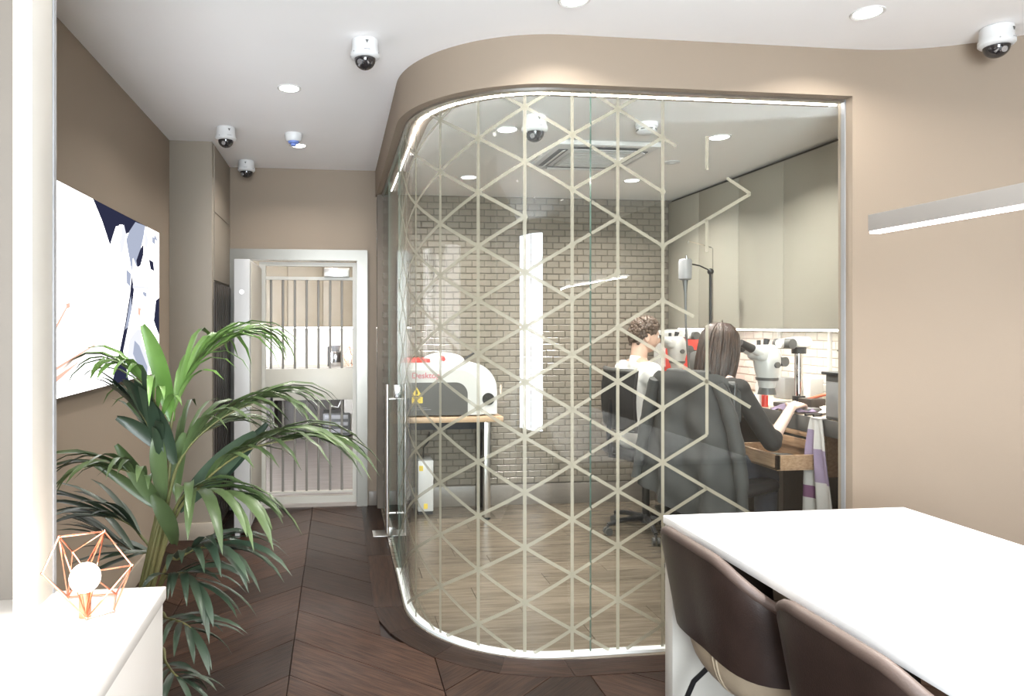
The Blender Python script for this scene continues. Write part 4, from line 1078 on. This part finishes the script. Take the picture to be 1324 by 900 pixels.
# red welding machine with a white hood at the far end
wm = thing('welding_machine', 'red and white laser welding machine behind the man at the far end of the bench', 'machine', (2.78, 5.10, BZ))
b = MB(); b.prism(rprof(-.20, .20, .0, .40, .12, .12), -.15, .18, lambda u, v, a: Vector((u, a, v))); part('body', b, 'red_paint', wm, 30)
b = MB()
o1 = rprof(-.225, .225, .16, .46, .14, .14); b.prism(o1, .05, .2, lambda u, v, a: Vector((u, a, v))); b.prism(rprof(-.22, .22, .40, .45, .03, .03), -.17, .2, lambda u, v, a: Vector((u, a, v)))
part('hood', b, 'white_plastic', wm, 30)
b = MB(); b.bx(-.12, .12, -.165, -.15, .10, .30, .02); part('window', b, 'dark_grey', wm)
b = MB(); b.cyl((0, -.165, .05), (0, -.185, .05), .03); part('dial', b, 'white_plastic', wm)
# hanging flexible-shaft motor
fm = thing('flex_shaft_motor', 'grey hanging drill motor with a long cable on a black post', 'tool', (2.555, 4.45, BZ))
b = MB(); b.cyl((0, 0, 0), (0, 0, .86), .010); b.cyl((0, 0, 0), (0, 0, .02), .05); b.ball((0, 0, .86), .022); b.tube([(0, 0, .865), (-.08, 0, .90), (-.17, 0, .915)], .005); part('hanger_post', b, 'black_metal', fm)
b = MB(); b.tube([(.018, 0, .2), (.018, 0, 1.02), (-.0, 0, 1.03), (-.16, 0, 1.07), (-.165, 0, 1.05)], .0032, 6); part('wire_hanger', b, 'chrome', fm)
b = MB(); b.lathe([(.03, .80), (.043, .81), (.045, .93), (.035, .945), (.0, .945)], (-.185, 0, 0), 20); part('motor', b, 'mid_grey', fm)
b = MB(); b.cyl((-.19, -.03, .83), (-.19, -.03, .965), .009); part('hook', b, 'chrome', fm)
b = MB(); b.tube([(-.185, 0, .80), (-.183, 0, .72), (-.18, 0, .5), (-.17, -.02, .2), (-.10, -.05, .02)], [.02, .010, .007, .007, .007], 8); part('shaft_cable', b, 'dark_grey', fm)

# ------------------------------------------------------------------ clutter on the bench
def item(name, mb, m_, label, cat, x, y, rz=0, z=None, group=None): return solo(name, mb, m_, label, cat, (x, y, BZ if z is None else z), rz, group)
def jar(name, label, x, y, r, h, m_, cap, cat='jar'):
    t = thing(name, label, cat, (x, y, BZ)); b = MB(); b.lathe([(r, 0), (r*1.02, h*.75), (r*.6, h*.85), (r*.5, h*.86)], n=18); part('body', b, m_, t)
    b = MB(); b.cyl((0, 0, h*.86), (0, 0, h), r*.55, n=16); part('cap', b, cap, t); return t
jar('spray_bottle', 'white bottle with a green cap beside the nearer microscope', 2.56, 3.90, .026, .17, 'white_plastic', 'green_plastic', 'bottle')
jar('glue_bottle', 'small red bottle with a white cap on the bench', 2.545, 3.83, .018, .09, 'red_paint', 'white_plastic', 'bottle')
jar('paste_jar', 'squat blue lidded jar behind the woman\'s hands', 2.60, 4.02, .03, .055, 'paper', 'blue_plastic')
jar('oil_bottle', 'clear grey bottle with a red cap at the back of the bench', 2.93, 3.62, .024, .13, 'mid_grey', 'red_paint', 'bottle')
b = MB(); b.box((0, 0, .035), (.11, .09, .07), bev=.006); item('tool_box', b, 'dark_brown', 'small dark wooden box beside the microscope post', 'box', 2.70, 3.63, .2)
b = MB(); b.box((0, 0, .012), (.12, .07, .024), bev=.004); item('bench_block', b, 'mid_grey', 'flat steel bench block near the woman\'s hand', 'block', 2.62, 3.56, .2)
ps = thing('paper_pile', 'loose heap of white paper beside the dark box', 'paper', (2.74, 3.45, BZ))
for k in range(4):
    b = MB(); b.shell(lambda u, v, k=k: ((u-.5)*.18, (v-.5)*.13, .004+k*.012+.03*math.sin(u*3+k)*v), 6, 6, .0012); b.xf(rotz(k*.5), (0, 0, 0)); part('sheet', b, 'paper', ps, 60)
hb = thing('hose', 'orange red air hose curling behind the dark box', 'hose', (2.80, 3.50, BZ))
b = MB(); b.tube([(-.14, .16, .05), (-.06, .10, .09), (.02, .02, .12), (.10, -.06, .115), (.16, -.12, .06), (.17, -.14, .008)], .009); part('tube', b, 'orange_tube', hb)
pp = thing('pliers', 'black handled pliers lying at the front of the bench', 'tool', (2.60, 3.42, BZ+.008), .4)
for s_ in (-1, 1):
    b = MB(); b.tube([(0, .0, 0), (-.04, .018*s_, 0), (-.11, .022*s_, 0)], .0065, 8); part('handle', b, 'black_plastic', pp)
b = MB(); b.box((.03, 0, 0), (.06, .014, .010), bev=.003); part('jaw', b, 'steel', pp)
for k, (x, y_, rz, L) in enumerate(((2.64, 3.36, .9, .14), (2.70, 3.36, 1.2, .16), (2.56, 3.62, -.3, .12))):
    t = thing('needle_file', ('long thin file nearest the dark box', 'long thin file pointing at the paper heap', 'short thin file by the steel block')[k], 'tool', (x, y_, BZ+.006), rz, 'files on the bench')
    b = MB(); b.cyl((-L/2, 0, 0), (0, 0, 0), .006, .005, 10); part('handle', b, ('black_plastic', 'blue_plastic', 'wood_light')[k], t)
    b = MB(); b.cyl((0, 0, 0), (L/2, 0, 0), .003, .001, 8); part('blade', b, 'steel', t)
cl = thing('polishing_cloth', 'crumpled lavender cloth under the woman\'s hands', 'cloth', (2.565, 3.60, BZ))
b = MB(); b.shell(lambda u, v: ((u-.5)*.12, (v-.5)*.24, .014+.016*math.sin(u*6+v*5)*math.sin(v*9)+.018*math.sin(PI*u)*math.sin(PI*v)), 14, 16, .004); part('cloth', b, 'cloth_lilac', cl, 80)
for k, (x, y_, h, m_) in enumerate(((2.95, 3.98, .16, 'white_plastic'), (2.97, 4.25, .14, 'mid_grey'))):
    b = MB(); b.box((0, 0, h/2), (.09, .12, h), bev=.006); item('control_box', b, m_, ('white control box by the tiled wall', 'grey control box by the tiled wall')[k], 'box', x, y_)
for k, yy in enumerate((3.86, 4.34)):
    ls = thing('bench_lamp_post', ('nearer', 'farther')[k]+' white post fixed before the wall tiles under the cabinets', 'post', (2.99, yy, BZ), group='white posts behind the bench')
    b = MB(); b.cyl((0, 0, 0), (0, 0, .455), .013); part('tube', b, 'white_plastic', ls); b = MB(); b.cyl((0, 0, 0), (0, 0, .012), .03); part('foot', b, 'white_plastic', ls)
b = MB(); b.tube([(2.93, 3.72, BZ+.34), (2.96, 3.66, BZ+.30), (2.97, 3.56, BZ+.16), (2.92, 3.48, BZ+.01)], .003, 6)
solo('power_cable', b, 'black_plastic', 'thin black cable drooping in front of the tiles by the dark box', 'cable')

# ------------------------------------------------------------------ office chairs
def office_chair(label, loc, rz, seat_z=.60):
    r = thing('office_chair', label, 'chair', loc, rz, 'black swivel chairs at the bench')
    b = MB(); b.box((0, 0, seat_z-.035), (.45, .46, .07), bev=.03, seg=3); part('seat', b, 'black_plastic', r, 60)
    b = MB(); b.cyl((0, 0, .10), (0, 0, .33), .026); b.cyl((0, 0, .30), (0, 0, seat_z-.07), .018); b.box((0, 0, seat_z-.085), (.2, .2, .03), bev=.006); part('column', b, 'black_metal', r)
    b = MB(); b.cyl((0, 0, .075), (0, 0, .13), .045, .034)
    for k in range(5):
        a = 2*PI*k/5+.62; b.tube([(.03*math.cos(a), .03*math.sin(a), .105), (.18*math.cos(a), .18*math.sin(a), .098), (.29*math.cos(a), .29*math.sin(a), .072)], [.022, .018, .014], 8)
    part('star_base', b, 'black_plastic', r)
    for k in range(5):
        a = 2*PI*k/5+.62; x, y_ = .29*math.cos(a), .29*math.sin(a); nx, ny = -math.sin(a), math.cos(a)
        b = MB()
        for s_ in (-1, 1): b.cyl((x+nx*.008*s_, y_+ny*.008*s_, .027), (x+nx*.024*s_, y_+ny*.024*s_, .027), .026, n=16)
        b.cyl((x, y_, .03), (x, y_, .072), .008); part('caster', b, 'dark_grey', r)
    b = MB(); b.tube([(-.10, 0, seat_z-.08), (-.27, 0, seat_z-.05), (-.285, 0, seat_z+.12), (-.262, 0, seat_z+.34)], .018, 10); part('back_support', b, 'black_metal', r)
    z0, z1 = seat_z+.14, seat_z+.54
    def bk(u, v): yy = (u-.5)*.44; return (-.245+.05*(2*u-1)**2-.02*math.sin(v*PI), yy, z0+(z1-z0)*v)
    b = MB(); b.shell(bk, 14, 12, .006); bkp = part('backrest', b, 'mesh_black', r, 60)
    b = MB(); ring = [bk(i/10, 0) for i in range(11)]+[bk(1, i/8) for i in range(1, 9)]+[bk(1-i/10, 1) for i in range(1, 11)]+[bk(0, 1-i/8) for i in range(1, 8)]
    b.tube(ring, .011, 8, True); part('back_frame', b, 'black_plastic', bkp)
    b = MB(); b.tube([bk(i/10, 1.0) for i in range(11)], .017, 8); part('top_bar', b, 'dark_grey', bkp)
    return r
oc1 = office_chair('black mesh swivel chair carrying the man in the white t-shirt', (2.14, 4.56, .003), .10, .60)
oc2 = copy_tree(oc1, 'black swivel chair under the grey jacket, carrying the woman'); oc2.location = (2.125, 3.61, .003); oc2.rotation_euler = (0, 0, .45)

# jacket over the woman's chair back
jk = thing('jacket', 'dark grey jacket draped over the back of the woman\'s chair', 'jacket', (2.125, 3.61, 0), .45)
def jout(u, v):                       # outer (rear) panel
    top, bot = 1.195, .50-.06*math.sin(u*PI*1.2+.3)
    wd = .235+.085*v-.012*math.exp(-v*9); yy = (u-.5)*2*wd; sh = -.025*max(0, abs(2*u-1)-.82)/.18*max(0, 1-v*5)
    z = top+sh+(bot-top)*v
    fold = .028*math.sin(u*15+v*1.5)*min(1, v*2.2)+.014*math.sin(u*29-v*3)*v+.008*math.sin(v*22+u*9)*min(1, v*3)
    return (-.310+.055*(2*u-1)**2-.05*v**1.4+fold-.016*math.exp(-((v-.06)/.05)**2), yy-.03*v, z)
def jin(u, v):                        # front flap folded over the back rest
    top = 1.195; yy = (u-.5)*2*.225; sh = -.05*max(0, abs(2*u-1)-.72)/.28
    return (-.200+.05*(2*u-1)**2-.085*(1-min(1, v*4))**2, yy, top+sh-.20*v)
b = MB(); b.shell(lambda u, v: jout(1-u, v), 40, 34, .012); part('back_panel', b, 'jacket_grey', jk, 80)
b = MB(); b.shell(lambda u, v: jin(u, v), 24, 10, -.008); part('front_flap', b, 'jacket_grey', jk, 80)
b = MB()
b.tube([Vector(jout(.5+(i-5)*.055, .02))+Vector((.03, 0, .012)) for i in range(11)], .022, 8); part('collar', b, 'jacket_grey', jk, 80)
for s_ in (-1, 1):
    b = MB(); pts = [Vector(jout(.5+s_*.40, .05))+Vector((-.02, s_*.01, -.01)), Vector(jout(.5+s_*.44, .3))+Vector((-.03, s_*.03, 0)), Vector(jout(.5+s_*.45, .6))+Vector((-.03, s_*.045, 0)), Vector(jout(.5+s_*.44, .93))+Vector((-.03, s_*.04, 0))]
    b.tube([bez(pts, i/14) for i in range(15)], [.024+.012*math.sin(PI*(i+2)/16)+.003*math.sin(i*1.9) for i in range(15)], 14); part('sleeve', b, 'jacket_grey', jk, 80)

# ------------------------------------------------------------------ people
def rcone(mb, p0, r0, p1, r1, n_=14):
    mb.ball(p0, r0, n=n_, m=10); mb.ball(p1, r1, n=n_, m=10); mb.cyl(p0, p1, r0*.995, r1*.995, n_)
def remesh(mb, name, m_, voxel, smooth, parent=None, fac=.5):
    me = mb.mesh(name, m_, 0); o = bpy.data.objects.new(name, me); COL.objects.link(o)
    md = o.modifiers.new('r', 'REMESH'); md.mode = 'VOXEL'; md.voxel_size = voxel; md.use_smooth_shade = True
    if smooth: sm = o.modifiers.new('s', 'SMOOTH'); sm.iterations = smooth; sm.factor = fac
    dg = bpy.context.evaluated_depsgraph_get(); dg.update()
    ne = bpy.data.meshes.new_from_object(o.evaluated_get(dg)); bpy.data.objects.remove(o)
    ne.materials.clear(); ne.materials.append(M[m_]); ne.polygons.foreach_set('use_smooth', [True]*len(ne.polygons))
    return link(name, ne, parent)
def head_mesh(c, R, s=1.0, female=False):
    # face towards local +x
    mb = MB(); n_, m2_ = 44, 34; vs = []
    def gg(d, t, k): return math.exp(-((d-Vector(t).normalized()).length/k)**2)
    def pt(d):
        x, y_, z = d
        p = Vector((.097*x, .076*y_, .118*z))
        if z < 0:
            t = -z
            p.y *= 1-.30*t*t-.08*t; p.x *= (1-.05*t) if x > 0 else 1-.42*t
        if x > .2: p.x -= .010*max(0, 1-abs(y_)*1.2)*(.3 if z > .3 else .1)
        p += d*(.021*gg(d, (1, 0, -.16), .15)+.013*gg(d, (1, 0, -.02), .12)-.008*(gg(d, (1, .42, .10), .22)+gg(d, (1, -.42, .10), .22))
                +.006*gg(d, (1, 0, .27), .35)+.006*gg(d, (1, 0, -.50), .16)-.003*gg(d, (1, 0, -.64), .1)+.011*gg(d, (1, 0, -.95), .26)+.004*(gg(d, (.8, .6, -.2), .3)+gg(d, (.8, -.6, -.2), .3)))
        return p
    rows = []
    for j in range(m2_+1):
        t = PI*j/m2_
        rows.append([pt(Vector((math.sin(t)*math.cos(2*PI*i/n_), math.sin(t)*math.sin(2*PI*i/n_), math.cos(t)))) for i in range(n_)])
    flat = [rows[0][0]]+[p for r_ in rows[1:-1] for p in r_]+[rows[-1][0]]
    fs = [(0, 1+i, 1+(i+1) % n_) for i in range(n_)]
    for j in range(m2_-2):
        a = 1+j*n_; fs += [(a+i, a+n_+i, a+n_+(i+1) % n_, a+(i+1) % n_) for i in range(n_)]
    a = 1+(m2_-2)*n_; e = len(flat)-1; fs += [(a+(i+1) % n_, a+i, e) for i in range(n_)]
    mb.add(flat, fs)
    for sy in (-1, 1):               # ears
        mb.ball((-.008, .078*sy, -.012), .03, (.62, .30, 1.0), 14, 10, Matrix.Rotation(.25*sy, 3, 'Z'))
        mb.tube([(-.012+.016*math.cos(a_), .083*sy, -.008+.026*math.sin(a_)) for a_ in [k*PI/8 for k in range(-3, 11)]], .005, 6)
    mb.xf(Matrix.Scale(s, 3)); mb.xf(R, c); return mb
def hand(mb, w_, d, up, side, s=1.0, curl=.9, sgn=1):
    # w_ wrist, d pointing direction, up back of the hand, side: thumb side
    d = d.normalized(); side = (side-d*side.dot(d)).normalized(); up = side.cross(d)*sgn
    if up.z < 0: up = -up
    pc_ = w_+d*.045*s
    for k in (-1.5, -.5, .5, 1.5): rcone(mb, w_+d*.008+side*k*.008, .0125*s, w_+d*.082*s+side*k*.0185*s, .0105*s, 10)
    for k, L in ((1.5, .068), (.5, .078), (-.5, .074), (-1.5, .058)):
        p = w_+d*.084*s+side*k*.0195*s; dd = d.copy(); r_ = .0088*s
        for seg, f in enumerate((.45, .32, .23)):
            ang = curl*(.45, .75, .6)[seg]; dd = (dd*math.cos(ang)-up*math.sin(ang)).normalized()
            # keep up perpendicular
            q = p+dd*L*f*s; rcone(mb, p, r_, q, r_*.9, 8); p = q; r_ *= .92
            up2 = up-dd*up.dot(dd); upl = up2.normalized() if up2.length > .1 else up
            up = upl
        up = side.cross(d)*sgn
        if up.z < 0: up = -up
    p = w_+d*.022*s+side*.024*s; dd = (d*.62+side*.70-up*.25).normalized(); q = p+dd*.042*s; rcone(mb, p, .0125*s, q, .0105*s, 8)
    dd = (d*.92+side*.10-up*.35).normalized(); q2 = q+dd*.034*s; rcone(mb, q, .0100*s, q2, .0085*s, 8)
def person(name, label, hips, rz, J, skin_m, top_m, leg_m, female):
    r = thing('person', label, 'person', hips, rz)
    V = {k: Vector(v) for k, v in J.items()}
    body = MB()
    hd_R = Euler((0, J['tilt'][0], J['tilt'][1])).to_matrix() if 'tilt' in J else Matrix.Identity(3)
    hm = head_mesh(V['head'], hd_R, .94 if female else 1.0, female); body.add(hm.v, hm.f)
    nk = .046 if female else .055
    rcone(body, V['neck'], nk*1.08, V['head']+hd_R @ Vector((-.025, 0, -.05)), nk)
    rcone(body, V['pelvis'], .115, V['waist'], .105); rcone(body, V['waist'], .105, V['chest'], .115)
    for s_ in ('L', 'R'):
        rcone(body, V['pelvis'], .10, V['hip'+s_], .088); rcone(body, V['hip'+s_], .085, V['knee'+s_], .058); rcone(body, V['knee'+s_], .055, V['ankle'+s_], .036)
        rcone(body, V['ankle'+s_]+Vector((-.03, 0, -.02)), .034, V['ankle'+s_]+Vector((.15, 0, -.045)), .028)
        rcone(body, V['chest'], .10, V['sh'+s_], .052); rcone(body, V['neck'], .05, V['sh'+s_], .046)
        ua = (.046, .036, .026) if female else (.052, .041, .030)
        rcone(body, V['sh'+s_], ua[0], V['el'+s_], ua[1]); rcone(body, V['el'+s_], ua[1]*.98, V['wr'+s_], ua[2]*.92)
        d = (V['wr'+s_]-V['el'+s_]).normalized(); d = (d*.6+Vector((.6, 0, -.12))).normalized()
        hand(body, V['wr'+s_], d, Vector((0, 0, 1)), Vector((0, 1, .25) if s_ == 'R' else (0, -1, .25)), .95 if female else 1.05)
    bo_ = remesh(body, 'body', skin_m, .0052, 4, r)
    # clothes
    t = MB(); g_ = .012
    rcone(t, V['pelvis']+Vector((0, 0, -.01)), .128, V['waist'], .115+g_*.4); rcone(t, V['waist'], .115, V['chest'], .125)
    for sy in (-1, 1): rcone(t, V['pelvis']+Vector((0, sy*.055, 0)), .108, V['waist']+Vector((0, sy*.05, 0)), .095); rcone(t, V['waist']+Vector((0, sy*.05, 0)), .095, V['chest']+Vector((0, sy*.07, .02)), .098)
    if female:
        for sy in (-1, 1): t.ball(V['chest']+Vector((.075, sy*.075, -.04)), .06)
    for s_ in ('L', 'R'):
        rcone(t, V['chest'], .108, V['sh'+s_], .060+g_*.3); rcone(t, V['neck']+Vector((0, 0, -.02)), .056, V['sh'+s_], .054)
        k = 1.02 if female else .72
        e = V['sh'+s_].lerp(V['el'+s_], k); rcone(t, V['sh'+s_], .058+(0 if female else .010), e, .050 if female else .068)
        if female: rcone(t, V['el'+s_], .049, V['el'+s_].lerp(V['wr'+s_], .12), .045)
    if not female: rcone(t, V['neck']+Vector((0, 0, -.02)), .066, V['neck']+Vector((0, 0, .012)), .062)
    remesh(t, 'tshirt' if not female else 'top', top_m, .0075, 7, r)
    lg = MB()
    for s_ in ('L', 'R'):
        rcone(lg, V['pelvis'], .122, V['hip'+s_], .10); rcone(lg, V['hip'+s_], .098, V['knee'+s_], .070); rcone(lg, V['knee'+s_], .068, V['ankle'+s_]+Vector((0, 0, .03)), .052)
    remesh(lg, 'trousers', leg_m, .009, 6, r)
    for s_ in ('L', 'R'):
        sh = MB(); a = V['ankle'+s_]; rcone(sh, a+Vector((-.035, 0, -.03)), .043, a+Vector((.10, 0, -.042)), .042); rcone(sh, a+Vector((.10, 0, -.042)), .042, a+Vector((.165, 0, -.05)), .034); sh.box(a+Vector((.06, 0, -.078)), (.26, .085, .02), None, .008)
        remesh(sh, 'shoe', 'black_plastic', .008, 3, r)
    for sy in (-1, 1):
        e = MB(); c = V['head']+hd_R @ (Vector((.078, .031*sy, .012))*(.94 if female else 1)); e.ball(c, .0125); ep = part('eye', e, 'eye_white', bo_, 60)
    return r, V, hd_R, bo_
wr = Vector
# the woman: faces the bench, right arm to the bench top (local frame turned 0.42 rad)
WRZ = .40
def wloc(p, hips=(2.045, 3.61), rz=WRZ):
    x, y_ = p[0]-hips[0], p[1]-hips[1]; c, s = math.cos(-rz), math.sin(-rz); return (x*c-y_*s, x*s+y_*c, p[2])
Jw = dict(pelvis=(0, 0, .70), waist=(.015, 0, .84), chest=(.045, 0, 1.00), neck=(.075, 0, 1.165), head=(.125, 0, 1.335), tilt=(.12, 0),
          hipL=(.05, .09, .69), hipR=(.05, -.09, .69), kneeL=(.44, .15, .575), kneeR=(.44, -.07, .565), ankleL=(.40, .14, .20), ankleR=(.38, -.10, .20),
          shL=(.055, .165, 1.10), shR=(.055, -.165, 1.10), elL=(.20, .22, .86), wrL=(.405, .10, 1.005),
          elR=wloc((2.285, 3.385, .835)), wrR=wloc((2.475, 3.49, 1.0)))
wo, Vw, hRw, wbody = person('w', 'woman with long brown hair in a black top and jeans, seated at the bench', (2.045, 3.61, 0), WRZ, Jw, 'skin_pale', 'top_black', 'jeans', True)
# the man
MRZ = .10
Jm = dict(pelvis=(0, 0, .71), waist=(.0, 0, .86), chest=(.02, 0, 1.03), neck=(.035, 0, 1.20), head=(.085, 0, 1.372), tilt=(.16, -.15),
          hipL=(.05, .095, .70), hipR=(.05, -.095, .70), kneeL=(.48, .13, .66), kneeR=(.48, -.13, .66), ankleL=(.42, .14, .22), ankleR=(.42, -.14, .22),
          shL=(.03, .185, 1.135), shR=(.03, -.185, 1.135), elL=(.17, .25, .88), wrL=(.40, .12, 1.01), elR=(.13, -.235, .865), wrR=(.375, -.10, 1.01))
mo, Vm, hRm, mbody = person('m', 'man with short curly brown hair in a white t-shirt, looking into the microscope', (2.05, 4.56, 0), MRZ, Jm, 'skin', 'tee_white', 'trouser_dark', False)
# a stool-high foot rail keeps the feet up
for k, yy in enumerate((3.72, 4.60)):
    b = MB(); b.box((2.50, yy, .06), (.34, .46, .03), bev=.008); b.box((2.50, yy-.2, .025), (.3, .03, .045)); b.box((2.50, yy+.2, .025), (.3, .03, .045))
    b.xf(None, (0, 0, .0)); 
    b.v = [Vector((q.x, q.y, q.z if q.z < .03 else q.z+.045)) for q in b.v]
    solo('foot_rest', b, 'black_metal', ('low black footrest under the woman\'s feet', 'low black footrest under the man\'s feet')[k], 'footrest', group='footrests under the bench')
# man's hair: short crop with curls on top
def hair_man():
    mb = MB(); n_, m2_ = 40, 22
    c = Vm['head']
    rnd = random.Random(3)
    def ok(d): return d.z > -.05+.75*max(0, d.x-.25)+(.0 if d.x > -.1 else -.55*min(1, (-d.x-.1)*1.6))
    for k in range(420):
        d = Vector((rnd.gauss(0, 1), rnd.gauss(0, 1), rnd.gauss(.5, .8))).normalized()
        lim = .42*max(0, (d.x+.15)) + (-.62 if d.x < -.35 else -.05)
        if d.z < lim or (d.x > .55 and d.z < .62): continue
        th = .012+.020*max(0, d.z)**.8
        p = Vector((.097*d.x-.004, .078*d.y, .118*d.z))+d*th*.55
        r_ = .013+.007*max(0, d.z)*rnd.random()
        mb.ball(p, r_, n=8, m=6)
    # closed cap under the curls
    mb.ball((-.014, 0, .022), .1, (.97, .80, 1.06), 24, 16)
    # thin the lower half of the cap to the nape
    mb.xf(hRm, c)
    return mb
hm_ = MB(); q = hair_man(); hm_.add(q.v, q.f)
# cut the face side off the cap
inv = hRm.transposed(); keep = []
for f in hm_.f:
    l = inv @ ((sum((hm_.v[i] for i in f), Vector())/len(f))-Vm['head'])
    if l.x > .045 and l.z < .055: continue
    if l.z < -.02 and l.x > -.035: continue
    if l.z < -.075: continue
    keep.append(f)
hm_.f = keep; hm_.m = [0]*len(keep)
ho = part('hair', hm_, 'hair_man', mo, 80)
# woman's long hair: layered locks over a full back
def hair_woman():
    mb = MB(); c = Vw['head']; rnd = random.Random(5)
    # outer mass: lofted rings, open at the face
    NU, NV = 40, 26
    def fn(u, v):
        a = math.radians(62)+math.radians(236)*u                    # round the back from left cheek to right cheek
        if v < .42:
            t = (v/.42)*PI/2; rx, ry = .112*math.sin(t), .094*math.sin(t); z = .022+.112*math.cos(t); cx_ = -.008*math.sin(t)
        else:
            w2 = (v-.42)/.58; rx = .112-.030*w2+.016*math.sin(w2*PI); ry = .094+.012*math.sin(w2*PI*.9)-.016*w2; z = .022-.30*w2; cx_ = -.008-.03*w2
        wv = 1+.030*math.sin(a*13+v*3)*min(1, v*2.2)+.015*math.sin(a*29)*min(1, v*2)
        return Vector((cx_+rx*math.cos(a)*wv, ry*math.sin(a)*wv, z))
    mb.shell(fn, NU, NV, -.018)
    for k in range(90):
        u = rnd.random(); pts = [fn(u+.010*math.sin(j*.7+k), .12+.88*j/9)*(1.015) for j in range(10)]
        e = rnd.uniform(-.03, .02); pts[-1].z += e
        mb.tube(pts, [.0045+.003*math.sin(PI*(j+1)/12) for j in range(10)], 5)
    mb.xf(hRw, c); return mb
part('hair', hair_woman(), 'hair_woman', wo, 80)
